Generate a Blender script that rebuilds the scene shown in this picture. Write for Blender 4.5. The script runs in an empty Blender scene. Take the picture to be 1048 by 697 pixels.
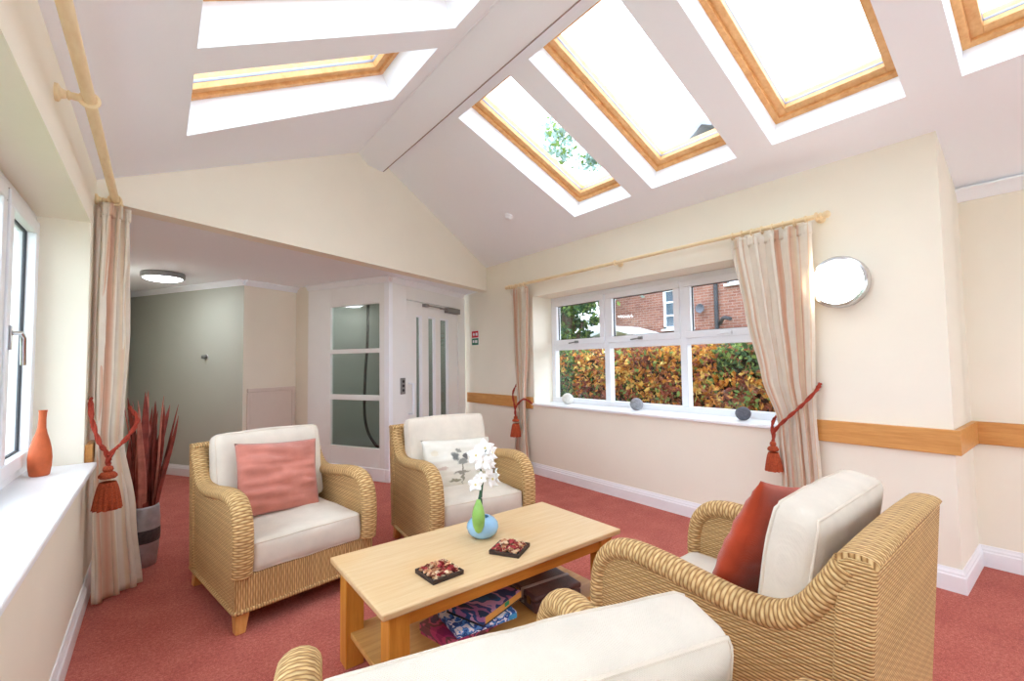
import bpy, bmesh, math, random
from mathutils import Vector, Matrix, noise
random.seed(7)
PI = math.pi
C = bpy.context.scene.collection
sin, cos = math.sin, math.cos
R = math.radians

# ------------------------------------------------------------------ materials
def lin(r, g, b):
    f = lambda c: (c / 255 / 12.92) if c <= 10 else ((c / 255 + .055) / 1.055) ** 2.4
    return (f(r), f(g), f(b), 1)

class NT:
    def __init__(s, name):
        s.m = bpy.data.materials.new(name); s.m.use_nodes = True
        s.t = s.m.node_tree; s.t.nodes.clear()
        s.out = s.n('ShaderNodeOutputMaterial')
    def n(s, kind, **kw):
        n = s.t.nodes.new(kind)
        for k, v in kw.items(): setattr(n, k, v)
        return n
    def l(s, a, b): s.t.links.new(a, b)
    def put(s, sock, v):
        if hasattr(v, 'is_linked') or isinstance(v, bpy.types.NodeSocket): s.l(v, sock)
        else: sock.default_value = v
    def math(s, op, a, b=0.0, c=None):
        n = s.n('ShaderNodeMath', operation=op)
        s.put(n.inputs[0], a); s.put(n.inputs[1], b)
        if c is not None: s.put(n.inputs[2], c)
        return n.outputs[0]
    def mix(s, f, a, b, mode='MIX'):
        n = s.n('ShaderNodeMix', data_type='RGBA', blend_type=mode)
        s.put(n.inputs[0], f); s.put(n.inputs[6], a); s.put(n.inputs[7], b)
        return n.outputs[2]
    def ramp(s, f, stops, interp='LINEAR'):
        n = s.n('ShaderNodeValToRGB'); e = n.color_ramp.elements
        n.color_ramp.interpolation = interp
        while len(e) < len(stops): e.new(.5)
        for i, (p, c) in enumerate(stops): e[i].position = p; e[i].color = c
        s.put(n.inputs[0], f); return n.outputs[0]
    def coord(s, which='Object', scale=None):
        o = s.n('ShaderNodeTexCoord').outputs[which]
        if scale is None: return o
        mp = s.n('ShaderNodeMapping'); s.l(o, mp.inputs[0]); mp.inputs[3].default_value = scale
        return mp.outputs[0]
    def noise(s, vec, scale, detail=3, rough=.55):
        n = s.n('ShaderNodeTexNoise'); s.l(vec, n.inputs['Vector'])
        n.inputs['Scale'].default_value = scale; n.inputs['Detail'].default_value = detail
        n.inputs['Roughness'].default_value = rough
        return n.outputs[0]
    def bsdf(s, col, rough=.6, bump=None, dist=.002, strength=1.0, spec=.3, metal=0, sheen=0):
        b = s.n('ShaderNodeBsdfPrincipled')
        s.put(b.inputs['Base Color'], col); s.put(b.inputs['Roughness'], rough)
        b.inputs['Specular IOR Level'].default_value = spec; b.inputs['Metallic'].default_value = metal
        if sheen: b.inputs['Sheen Weight'].default_value = sheen
        if bump is not None:
            bn = s.n('ShaderNodeBump'); bn.inputs['Distance'].default_value = dist
            bn.inputs['Strength'].default_value = strength
            s.put(bn.inputs['Height'], bump); s.l(bn.outputs[0], b.inputs['Normal'])
        s.l(b.outputs[0], s.out.inputs[0]); return s.m

def plain(name, rgb, rough=.6, var=.06, scale=20, bump=.0005, spec=.3, metal=0, sheen=0):
    n = NT(name); c = lin(*rgb); v = n.noise(n.coord(), scale)
    d = tuple(x * (1 - var) for x in c[:3]) + (1,); e = tuple(min(1, x * (1 + var)) for x in c[:3]) + (1,)
    return n.bsdf(n.ramp(v, [(.3, d), (.7, e)]), rough, n.noise(n.coord(), scale * 12) if bump else None, bump, 1, spec, metal, sheen)

def wicker(name, p, q, swap=False, light=(226, 194, 142), mid=(206, 166, 112), dark=(142, 100, 58), under=.45):
    n = NT(name); uv = n.n('ShaderNodeSeparateXYZ'); n.l(n.coord('UV'), uv.inputs[0])
    u, v = (uv.outputs[1], uv.outputs[0]) if swap else (uv.outputs[0], uv.outputs[1])
    wob = n.math('MULTIPLY', n.math('SUBTRACT', n.noise(n.coord('UV'), 14, 2), .5), .006)
    vr = n.math('DIVIDE', n.math('ADD', v, wob), p)
    row = n.math('FLOOR', vr); fr = n.math('FRACT', vr)
    hrow = n.math('SINE', n.math('MULTIPLY', fr, PI))
    ph = n.math('ADD', n.math('DIVIDE', u, q), n.math('MULTIPLY', row, .5))
    hs = n.math('MULTIPLY_ADD', n.math('SINE', n.math('MULTIPLY', ph, 2 * PI)), .5, .5)
    h = n.math('MULTIPLY', hrow, n.math('MULTIPLY_ADD', hs, 1 - under, under))
    col = n.ramp(h, [(.08, lin(*dark)), (.38, lin(*mid)), (.95, lin(*light))])  # gaps between strands coloured darker, imitating the shade in the grooves
    wn = n.n('ShaderNodeTexWhiteNoise', noise_dimensions='1D'); n.l(row, wn.inputs['W'])
    tone = n.math('ADD', n.math('MULTIPLY', wn.outputs[0], .22), n.math('MULTIPLY', n.noise(n.coord('UV'), 9), .3))
    tn = n.ramp(tone, [(.05, (.78, .74, .68, 1)), (.45, (1.1, 1.08, 1.04, 1))])
    return n.bsdf(n.mix(1, col, tn, 'MULTIPLY'), .62, h, .004, .9, .25)

def fabric(name, rgb, weave=.0018, var=.06, sheen=.15):
    n = NT(name); c = lin(*rgb); v = n.noise(n.coord(), 9, 4)
    d = tuple(x * (1 - var) for x in c[:3]) + (1,); e = tuple(min(1, x * (1 + var)) for x in c[:3]) + (1,)
    w = n.n('ShaderNodeSeparateXYZ'); n.l(n.coord(), w.inputs[0])
    k = 2 * PI / weave / 2
    a = n.math('SINE', n.math('MULTIPLY', w.outputs[0], k)); b = n.math('SINE', n.math('MULTIPLY', n.math('ADD', w.outputs[2], w.outputs[1]), k))
    h = n.math('ADD', n.math('MULTIPLY', n.math('MULTIPLY', a, b), .2), n.math('MULTIPLY', n.noise(n.coord(), 6, 4), 2.5))
    return n.bsdf(n.ramp(v, [(.3, d), (.7, e)]), .9, h, .006, .45, .1, 0, sheen)

def wood(name, a, b, rough=.42, stretch=(1.2, 14, 14), spec=.35, c=None):
    n = NT(name); co = n.coord('Object', stretch)
    v = n.noise(co, 3.2, 5, .6); w = n.noise(co, 11, 4, .6)
    f = n.math('ADD', n.math('MULTIPLY', v, .7), n.math('MULTIPLY', w, .3))
    col = n.ramp(f, [(.3, lin(*a)), (.68, lin(*b))])
    if c: col = n.mix(n.ramp(n.noise(n.coord(), 3.0, 1), [(.5, (0, 0, 0, 1)), (.75, (.55, .55, .55, 1))]), col, lin(*c))
    return n.bsdf(col, rough, w, .0008, .5, spec)

def emit(name, rgb, s):
    n = NT(name); e = n.n('ShaderNodeEmission'); e.inputs[0].default_value = lin(*rgb); e.inputs[1].default_value = s
    n.l(e.outputs[0], n.out.inputs[0]); return n.m

def glass(name, tint=(1, 1, 1, 1), refl=1.0):
    n = NT(name); t = n.n('ShaderNodeBsdfTransparent'); t.inputs[0].default_value = tint
    g = n.n('ShaderNodeBsdfGlossy'); g.inputs['Roughness'].default_value = .02
    f = n.n('ShaderNodeLayerWeight')          # Schlick-style reflectance, the same from both faces
    k = n.math('MULTIPLY_ADD', n.math('POWER', f.outputs['Facing'], 5.0), .5, .035)
    m = n.n('ShaderNodeMixShader'); n.l(n.math('MULTIPLY', k, refl), m.inputs[0])
    n.l(t.outputs[0], m.inputs[1]); n.l(g.outputs[0], m.inputs[2]); n.l(m.outputs[0], n.out.inputs[0]); return n.m

def carpet():
    n = NT('carpet_red'); co = n.coord()
    a = n.noise(co, 260, 2, .7); b = n.noise(co, 70, 3, .7); c = n.noise(co, 5, 3)
    f = n.math('ADD', n.math('MULTIPLY', a, .5), n.math('ADD', n.math('MULTIPLY', b, .35), n.math('MULTIPLY', c, .15)))
    col = n.ramp(f, [(.36, lin(146, 68, 60)), (.5, lin(192, 98, 84)), (.64, lin(220, 140, 124))])
    return n.bsdf(col, .95, a, .006, .8, .05, 0, .1)

def stripes():
    n = NT('curtain_stripe'); s = n.n('ShaderNodeSeparateXYZ'); n.l(n.coord('UV'), s.inputs[0])
    f = n.math('FRACT', n.math('MULTIPLY', s.outputs[0], 3.6))
    cr, pe, te, go = lin(250, 242, 228), lin(242, 216, 192), lin(232, 186, 156), lin(244, 228, 200)
    col = n.ramp(f, [(0, cr), (.19, cr), (.23, pe), (.30, te), (.38, pe), (.42, cr), (.62, cr), (.65, go), (.72, pe), (.78, go), (.81, cr), (1, cr)])
    nz = n.ramp(n.noise(n.coord(), 14, 3), [(.3, (.94, .93, .92, 1)), (.7, (1, 1, 1, 1))])
    col = n.mix(1, col, nz, 'MULTIPLY')
    b = n.n('ShaderNodeBsdfPrincipled'); n.l(col, b.inputs['Base Color']); b.inputs['Roughness'].default_value = .75
    b.inputs['Specular IOR Level'].default_value = .2
    tr = n.n('ShaderNodeBsdfTranslucent'); n.l(col, tr.inputs[0])
    m = n.n('ShaderNodeMixShader'); m.inputs[0].default_value = .36
    n.l(b.outputs[0], m.inputs[1]); n.l(tr.outputs[0], m.inputs[2]); n.l(m.outputs[0], n.out.inputs[0]); return n.m

def floral():
    n = NT('floral_cotton'); s = n.n('ShaderNodeSeparateXYZ'); n.l(n.coord('UV'), s.inputs[0])
    uv = n.coord('UV'); x, y = s.outputs[0], s.outputs[1]
    wx = n.math('MULTIPLY_ADD', n.math('SUBTRACT', n.noise(uv, 9, 3), .5), .14, x)
    wy = n.math('MULTIPLY_ADD', n.math('SUBTRACT', n.noise(n.coord('UV', (1, 1, 1)), 13, 3), .5), .14, y)
    col = n.ramp(n.noise(uv, 5, 2), [(.3, lin(222, 216, 202)), (.7, lin(232, 227, 216))])
    def blob(col, cx, cy, rx, ry, rgb, soft=.35):
        dx = n.math('DIVIDE', n.math('SUBTRACT', wx, cx), rx); dy = n.math('DIVIDE', n.math('SUBTRACT', wy, cy), ry)
        d = n.math('SQRT', n.math('ADD', n.math('MULTIPLY', dx, dx), n.math('MULTIPLY', dy, dy)))
        k = n.ramp(d, [(1 - soft, (1, 1, 1, 1)), (1.05, (0, 0, 0, 1))])
        return n.mix(k, col, lin(*rgb))
    for a in [(.49, .30, .018, .30, (150, 146, 130)), (.40, .62, .075, .10, (120, 120, 116)), (.50, .50, .085, .08, (140, 138, 132)),
              (.46, .74, .045, .05, (150, 148, 140)), (.56, .60, .05, .07, (112, 110, 108)), (.48, .28, .13, .045, (152, 148, 136)),
              (.38, .13, .10, .04, (156, 152, 132)), (.80, .45, .05, .09, (206, 188, 150)), (.73, .62, .045, .04, (214, 190, 160)),
              (.79, .25, .10, .03, (196, 190, 160)), (.18, .40, .09, .03, (210, 190, 176)), (.12, .72, .05, .06, (222, 212, 190))]:
        col = blob(col, *a)
    return n.bsdf(col, .85, n.noise(n.coord(), 8, 4), .006, .5, .1)

def brick():
    n = NT('red_brick'); s = n.n('ShaderNodeTexBrick')
    mp = n.n('ShaderNodeMapping'); n.l(n.coord('Object'), mp.inputs[0])
    sx = n.n('ShaderNodeSeparateXYZ'); n.l(mp.outputs[0], sx.inputs[0])
    cx = n.n('ShaderNodeCombineXYZ'); n.l(n.math('ADD', sx.outputs[0], sx.outputs[1]), cx.inputs[0]); n.l(sx.outputs[2], cx.inputs[1])
    n.l(cx.outputs[0], s.inputs['Vector'])
    s.inputs['Color1'].default_value = lin(134, 84, 72); s.inputs['Color2'].default_value = lin(154, 104, 88)
    s.inputs['Mortar'].default_value = lin(156, 138, 128); s.inputs['Scale'].default_value = 1
    s.inputs['Brick Width'].default_value = .225; s.inputs['Row Height'].default_value = .075; s.inputs['Mortar Size'].default_value = .008
    nz = n.ramp(n.noise(n.coord(), 3, 4), [(.3, (.8, .8, .8, 1)), (.7, (1.1, 1.08, 1.06, 1))])
    return n.bsdf(n.mix(1, s.outputs[0], nz, 'MULTIPLY'), .9, s.outputs[1], .01, -.4, .1)

def boxart(name, cols, scale, seed):
    n = NT(name); co = n.coord('Object', (scale, scale * .6, scale))
    mp = n.n('ShaderNodeMapping'); n.l(co, mp.inputs[0]); mp.inputs[1].default_value = (seed, seed * 1.7, 0)
    f = n.noise(mp.outputs[0], 1, 2.5, .5)
    st = [(.30 + .40 * i / len(cols), lin(*c)) for i, c in enumerate(cols)]
    return n.bsdf(n.ramp(f, st, 'CONSTANT'), .35, None, 0, 1, .4)

def leafmat(name, rgb, rgb2, trans=.25):
    n = NT(name); col = n.ramp(n.noise(n.coord(), 3, 2), [(.35, lin(*rgb)), (.65, lin(*rgb2))])
    b = n.n('ShaderNodeBsdfPrincipled'); n.l(col, b.inputs['Base Color']); b.inputs['Roughness'].default_value = .6
    b.inputs['Specular IOR Level'].default_value = .2
    tr = n.n('ShaderNodeBsdfTranslucent'); n.l(col, tr.inputs[0])
    m = n.n('ShaderNodeMixShader'); m.inputs[0].default_value = trans
    n.l(b.outputs[0], m.inputs[1]); n.l(tr.outputs[0], m.inputs[2]); n.l(m.outputs[0], n.out.inputs[0]); return n.m

M = dict(
    shadow_strip=plain('taupe_shadow_strip', (150, 132, 126), .7, .03, 8, 0),
    cream=plain('cream_wall_paint', (243, 236, 219), .85, .012, 3, .0004, .1),
    ceil=plain('white_ceiling_paint', (247, 250, 255), .9, .005, 3, .0004, .1),
    hallwall=plain('grey_green_wall_paint', (190, 192, 181), .8, .015, 3, .0004, .1),
    white=plain('white_gloss_paint', (244, 244, 246), .35, .01, 8, 0, .4),
    upvc=plain('white_plastic', (240, 242, 246), .3, .01, 8, 0, .4),
    offwhite=plain('off_white_paint', (238, 236, 232), .45, .01, 8, 0, .4),
    carpet=carpet(),
    pine=wood('pine_frame', (206, 142, 82), (238, 188, 126), .45, (6, 6, 6)),
    palepine=wood('pale_pine', (228, 200, 152), (242, 222, 182), .5, (6, 1.5, 6)),
    sashpine=wood('sash_pine', (212, 154, 94), (236, 190, 132), .45, (6, 6, 6)),
    oak=wood('oak_rail', (196, 132, 66), (222, 164, 94), .4, (14, 1.2, 14)),
    tabletop=wood('table_top_oak', (212, 174, 126), (226, 196, 152), .36, (1.1, 16, 10), .4, (222, 172, 108)),
    tableleg=wood('table_leg_oak', (196, 122, 40), (224, 156, 66), .38, (14, 14, 1.2), .4),
    tablerail=wood('table_rail_oak', (190, 116, 38), (218, 148, 60), .38, (1.2, 14, 14), .4),
    shelfwood=wood('table_shelf_oak', (194, 140, 72), (218, 168, 98), .4, (1.1, 14, 10), .4),
    legwood=wood('chair_leg_beech', (206, 140, 72), (228, 172, 100), .4, (14, 14, 1.5), .4),
    wick=wicker('wicker_weave', .0085, .034),
    wickv=wicker('wicker_upright', .011, .06, True),
    wickr=wicker('wicker_rim', .0125, .05, True, (230, 200, 148), (210, 172, 118), (148, 106, 62), .28),
    linen=fabric('cream_linen', (226, 214, 198)),
    linen2=fabric('oatmeal_linen', (226, 208, 190)),
    pipe=fabric('cushion_piping', (226, 212, 194)),
    pink=fabric('dusty_pink_silk', (202, 128, 112), .0025, .12, .3),
    rust=fabric('rust_velvet', (178, 68, 38), .0025, .2, .3),
    floral=floral(), stripe=stripes(),
    lining=fabric('curtain_lining', (238, 232, 222)),
    rope=plain('rust_cord', (158, 56, 38), .8, .2, 90, .002),
    tassel=plain('rust_tassel', (182, 80, 46), .8, .35, 160, .004),
    terra=plain('terracotta', (190, 92, 52), .6, .14, 22, .001),
    leafred=plain('dried_red_leaf', (142, 64, 54), .55, .35, 16, .001),
    leafpale=plain('dried_pink_leaf', (186, 112, 96), .55, .3, 16, .001),
    potgrey=plain('pewter_glaze', (170, 166, 168), .3, .22, 14, .001, .5, .4),
    potband=plain('dark_pewter_band', (84, 80, 82), .4, .3, 60, .002, .5, .5),
    chrome=plain('chrome', (214, 214, 216), .18, .02, 5, 0, .5, 1),
    steel=plain('brushed_steel', (150, 150, 150), .4, .05, 30, 0, .5, .9),
    black=plain('black_rubber', (28, 28, 30), .5, .1, 20, 0),
    skyseal=plain('pale_blue_grey_seal', (150, 156, 172), .5, .05, 20, 0),
    hall=emit('hall_diffuser', (240, 248, 255), 5.0), liftlamp=emit('lift_lamp', (250, 252, 255), 6.0),
    seal=plain('dark_gasket', (60, 60, 64), .6, .1, 20, 0),
    glass=glass('window_glass'), liftglass=glass('lift_glass', (.82, .87, .845, 1), 1.5),
    lamp=emit('lamp_diffuser', (255, 250, 240), 5.0),
    liftin=plain('lift_inner_panel', (178, 178, 170), .5, .04, 4, 0),
    panel=plain('access_panel_paint', (226, 212, 200), .5, .015, 8, 0),
    red=plain('sign_red', (206, 32, 40), .4, .03, 8, 0), green=plain('sign_green', (24, 120, 82), .4, .03, 8, 0),
    signwhite=plain('sign_white', (240, 240, 240), .4, .01, 8, 0),
    stonew=plain('white_stone', (226, 222, 212), .8, .1, 60, .002), stoneg=plain('grey_stone', (150, 150, 154), .8, .18, 70, .002),
    stoned=plain('dark_grey_stone', (102, 102, 110), .8, .2, 70, .002),
    tray=plain('dark_slate', (62, 46, 38), .6, .2, 30, .001),
    pot1=plain('potpourri_crimson', (172, 66, 66), .7, .3, 60, .001), pot2=plain('potpourri_tan', (220, 168, 128), .7, .2, 60, .001),
    pot3=plain('potpourri_cream', (236, 208, 172), .7, .12, 60, .001), pot4=plain('potpourri_brown', (136, 80, 60), .7, .3, 60, .001),
    blue=plain('pale_blue_glaze', (150, 194, 226), .12, .1, 12, 0, .6),
    bud=plain('green_bulb', (140, 184, 92), .35, .2, 14, 0, .4), stem=plain('dark_green_stem', (52, 86, 58), .5, .15, 30, 0),
    petal=plain('white_petal', (250, 249, 246), .6, .02, 20, 0), heart=plain('flower_heart', (230, 214, 150), .6, .1, 20, 0),
    leather=plain('dark_brown_leather', (92, 64, 62), .36, .25, 26, .001, .45),
    strap=plain('pale_band', (190, 180, 174), .5, .08, 30, 0), brass=plain('aged_brass', (150, 110, 64), .4, .15, 40, 0, .5, .8),
    art1=boxart('box_art_night_blue', [(22, 52, 84), (24, 70, 112), (40, 104, 150), (206, 160, 190), (36, 70, 120), (170, 110, 156), (24, 60, 90)], 9, 3.1),
    art2=boxart('box_art_blue', [(40, 96, 176), (60, 130, 206), (236, 240, 246), (34, 76, 150), (90, 150, 216), (240, 240, 244)], 26, 8.7),
    art3=boxart('box_art_magenta', [(150, 36, 92), (190, 60, 110), (120, 66, 74), (206, 90, 120), (90, 50, 90)], 14, 5.3),
    gold=plain('box_side_yellow', (222, 164, 84), .45, .08, 20, 0), boxdark=plain('box_dark', (46, 48, 56), .5, .1, 20, 0),
    boxcyan=plain('box_cyan', (70, 150, 190), .45, .1, 20, 0), boxgreen=plain('box_green', (46, 150, 96), .45, .1, 20, 0),
    grass=plain('grass', (92, 112, 58), .95, .25, 6, .01), brick=brick(),
    roof=plain('slate_roof', (150, 150, 156), .8, .15, 6, .004), stone=plain('stone_band', (176, 122, 92), .9, .08, 6, .002),
    winpane=plain('dark_pane', (92, 104, 116), .15, .1, 2, 0, .6), bark=plain('bark', (84, 66, 52), .9, .2, 8, .01),
    core=plain('hedge_core', (46, 40, 26), .95, .3, 8, .01),
    haze=leafmat('leaf_sky_haze', (132, 160, 148), (176, 196, 190), .4),  # leaves coloured paler and bluer to imitate the glow of the bright sky
    lf=[leafmat('leaf_orange', (186, 112, 44), (206, 144, 60)), leafmat('leaf_yellow', (206, 162, 74), (222, 188, 104)),
        leafmat('leaf_brown', (130, 76, 50), (160, 98, 66)), leafmat('leaf_russet', (112, 50, 40), (146, 74, 50)),
        leafmat('leaf_green', (98, 126, 60), (138, 158, 84)), leafmat('leaf_dark_green', (48, 78, 52), (76, 106, 66))],
)

# ------------------------------------------------------------------ mesh helpers
class MB:
    def __init__(s): s.v = []; s.f = []; s.uv = []; s.mi = []
    def face(s, idx, uv=None, mi=0): s.f.append(tuple(idx)); s.uv.append(uv); s.mi.append(mi)
    def box(s, a, b, mi=0, mat=None):
        o = len(s.v)
        for z in (a[2], b[2]):
            for x, y in ((a[0], a[1]), (b[0], a[1]), (b[0], b[1]), (a[0], b[1])):
                p = Vector((x, y, z)); s.v.append(mat @ p if mat else p)
        for q in ((3, 2, 1, 0), (4, 5, 6, 7), (0, 1, 5, 4), (1, 2, 6, 5), (2, 3, 7, 6), (3, 0, 4, 7)): s.face([o + i for i in q], None, mi)
        return s
    def prism(s, poly, fn, d0, d1, mi=0):
        """poly of 2-D points, fn(a, b, depth) -> point"""
        o = len(s.v); n = len(poly)
        for d in (d0, d1):
            for a, b in poly: s.v.append(Vector(fn(a, b, d)))
        s.face([o + i for i in range(n)][::-1], None, mi); s.face([o + n + i for i in range(n)], None, mi)
        for i in range(n): j = (i + 1) % n; s.face([o + i, o + j, o + n + j, o + n + i], None, mi)
        return s
    def grid(s, fn, nu, nv, uvfn=None, mi=0, wrapu=False):
        o = len(s.v); cu = nu if wrapu else nu + 1
        for j in range(nv + 1):
            for i in range(cu): s.v.append(Vector(fn(i / nu, j / nv)))
        for j in range(nv):
            for i in range(nu):
                i2 = (i + 1) % cu if wrapu else i + 1
                uv = None
                if uvfn: uv = [uvfn(a / nu, b / nv) for a, b in ((i, j), (i + 1, j), (i + 1, j + 1), (i, j + 1))]
                s.face([o + j * cu + i, o + j * cu + i2, o + (j + 1) * cu + i2, o + (j + 1) * cu + i], uv, mi)
        return s
    def lathe(s, prof, seg=28, c=(0, 0, 0), axis='Z', mi=0, caps=True):
        o = len(s.v); n = len(prof)
        for r, z in prof:
            for k in range(seg):
                a = 2 * PI * k / seg; p = (r * cos(a), r * sin(a), z)
                if axis == 'X': p = (p[2], p[0], p[1])
                if axis == 'Y': p = (p[0], p[2], p[1])
                s.v.append(Vector(p) + Vector(c))
        for j in range(n - 1):
            for k in range(seg):
                k2 = (k + 1) % seg; s.face([o + j * seg + k, o + j * seg + k2, o + (j + 1) * seg + k2, o + (j + 1) * seg + k], None, mi)
        if caps:
            s.face([o + k for k in range(seg)][::-1], None, mi); s.face([o + (n - 1) * seg + k for k in range(seg)], None, mi)
        return s
    def tube(s, pts, r, seg=10, up=(0, 0, 1), ry=None, closed=False, mi=0):
        """sweep an ellipse (r across up-normal, ry along up) along pts; r may be a list"""
        pts = [Vector(p) for p in pts]; n = len(pts); o = len(s.v); L = 0; Ls = []
        upv = Vector(up); lastn = None
        for i, p in enumerate(pts):
            if closed: t = pts[(i + 1) % n] - pts[i - 1]
            else: t = pts[min(i + 1, n - 1)] - pts[max(i - 1, 0)]
            t.normalize()
            a = t.cross(upv)
            if a.length < 1e-3: a = lastn if lastn else t.orthogonal()
            a.normalize(); b = a.cross(t).normalized(); lastn = a
            if i: L += (p - pts[i - 1]).length
            Ls.append(L)
            ra = r[i] if isinstance(r, (list, tuple)) else r
            rb = (ry[i] if isinstance(ry, (list, tuple)) else ry) if ry is not None else ra
            for k in range(seg):
                w = 2 * PI * k / seg; s.v.append(p + a * (ra * cos(w)) + b * (rb * sin(w)))
        rr = max(r) if isinstance(r, (list, tuple)) else r
        m = n if closed else n - 1
        for i in range(m):
            i2 = (i + 1) % n; l2 = Ls[i2] if i2 else L + (pts[0] - pts[-1]).length
            for k in range(seg):
                k2 = (k + 1) % seg; v0 = 2 * PI * k / seg * rr; v1 = 2 * PI * (k + 1) / seg * rr
                s.face([o + i * seg + k, o + i * seg + k2, o + i2 * seg + k2, o + i2 * seg + k],
                       [(Ls[i], v0), (Ls[i], v1), (l2, v1), (l2, v0)], mi)
        if not closed:
            s.face([o + k for k in range(seg)][::-1], None, mi); s.face([o + (n - 1) * seg + k for k in range(seg)], None, mi)
        return s
    def build(s, name, mats, parent=None, smooth=40, bevel=0, segs=2, subd=0, recalc=True):
        me = bpy.data.meshes.new(name); me.from_pydata([tuple(p) for p in s.v], [], s.f)
        mats = mats if isinstance(mats, (list, tuple)) else [mats]
        for m in mats: me.materials.append(m)
        me.polygons.foreach_set('material_index', s.mi)
        ul = me.uv_layers.new(name='UVMap')
        vs = me.vertices
        for p, uv in zip(me.polygons, s.uv):
            if uv is None:
                n = p.normal; ax = max(range(3), key=lambda i: abs(n[i]))
                sel = ((1, 2), (0, 2), (0, 1))[ax]
                uv = [(vs[i].co[sel[0]], vs[i].co[sel[1]]) for i in p.vertices]
            for li, q in zip(p.loop_indices, uv): ul.data[li].uv = q
        if recalc:
            bm = bmesh.new(); bm.from_mesh(me); bmesh.ops.recalc_face_normals(bm, faces=bm.faces); bm.to_mesh(me); bm.free()
        if smooth:
            me.shade_smooth(); me.set_sharp_from_angle(angle=R(smooth))
        o = bpy.data.objects.new(name, me); C.objects.link(o)
        if parent: o.parent = parent
        if bevel:
            b = o.modifiers.new('Bevel', 'BEVEL'); b.width = bevel; b.segments = segs; b.limit_method = 'ANGLE'; b.angle_limit = R(40)
        if subd:
            b = o.modifiers.new('Subdivision', 'SUBSURF'); b.levels = subd; b.render_levels = subd
        return o

def tag(o, label=None, cat=None, group=None, kind=None):
    if label: o['label'] = label
    if cat: o['category'] = cat
    if group: o['group'] = group
    if kind: o['kind'] = kind
    return o
def thing(name, label, cat, loc=(0, 0, 0), rz=0, group=None, kind=None):
    o = bpy.data.objects.new(name, None); C.objects.link(o); o.empty_display_size = .1
    o.location = loc; o.rotation_euler = (0, 0, rz); return tag(o, label, cat, group, kind)
def struct(name, mb, mat, label, cat, **kw):
    return tag(mb.build(name, mat, **kw), label, cat, None, 'structure')
def copy_tree(o, parent=None):
    c = o.copy(); C.objects.link(c); c.parent = parent
    for ch in list(o.children): copy_tree(ch, c)
    return c

# ------------------------------------------------------------------ camera (16 mm lens at standing-desk height)
yaw, pit, rol = R(37.82), R(2.81), R(-.82)
fw = Vector((sin(yaw) * cos(pit), cos(yaw) * cos(pit), sin(pit))); rt = Vector((cos(yaw), -sin(yaw), 0)); up = rt.cross(fw)
rt2 = rt * cos(rol) + up * sin(rol); up2 = up * cos(rol) - rt * sin(rol)
cam = bpy.data.objects.new('camera', bpy.data.cameras.new('camera')); C.objects.link(cam)
mw = Matrix((rt2, up2, -fw)).transposed().to_4x4(); mw.translation = (0, 0, 1.28); cam.matrix_world = mw
cam.data.sensor_width = 36; cam.data.lens = 466 / 1048 * 36; cam.data.clip_start = .02; cam.data.clip_end = 200
bpy.context.scene.camera = cam

# ------------------------------------------------------------------ room shell
XL, XR, XB = -.30, 3.46, 4.02          # left wall, right wall, recessed part of the right wall
YB = -2.7                               # wall behind the camera
SR, SL = .43, .525                      # slopes of the two roof planes
RX = (2.56 + SR * XR - 2.36 - SL * .30) / (SR + SL)
zr = lambda x: 2.56 + SR * (XR - x)
zl = lambda x: 2.36 + SL * (x + .30)
RZ = zr(RX)
def gy(x): return 3.47 + (x + .30) * (5.0 - 3.47) / (XR + .30)     # the gable wall runs askew
HZ = 2.26                               # hall ceiling

def holed(mb, fn, us, vs, hole, t, top=True):
    """slab in (u, v) cells, skipping cells where hole(u, v); fn(u, v, depth)"""
    nu, nv = len(us) - 1, len(vs) - 1
    cell = lambda i, j: 0 <= i < nu and 0 <= j < nv and not hole((us[i] + us[i + 1]) / 2, (vs[j] + vs[j + 1]) / 2)
    idx = {}
    def vid(i, j, d):
        k = (i, j, d)
        if k not in idx: idx[k] = len(mb.v); mb.v.append(Vector(fn(us[i], vs[j], t if d else 0)))
        return idx[k]
    for i in range(nu):
        for j in range(nv):
            if not cell(i, j): continue
            mb.face([vid(i, j, 0), vid(i + 1, j, 0), vid(i + 1, j + 1, 0), vid(i, j + 1, 0)])
            mb.face([vid(i, j, 1), vid(i, j + 1, 1), vid(i + 1, j + 1, 1), vid(i + 1, j, 1)])
            for di, dj, a, b in ((-1, 0, (i, j), (i, j + 1)), (1, 0, (i + 1, j + 1), (i + 1, j)), (0, -1, (i + 1, j), (i, j)), (0, 1, (i, j + 1), (i + 1, j + 1))):
                if not cell(i + di, j + dj): mb.face([vid(*a, 0), vid(*b, 0), vid(*b, 1), vid(*a, 1)])
    return mb

mb = MB(); mb.box((-.8, YB - .3, -.12), (4.5, 8.2, 0)); struct('floor', mb, M['carpet'], 'red mottled fitted carpet over the whole floor', 'floor')

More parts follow.
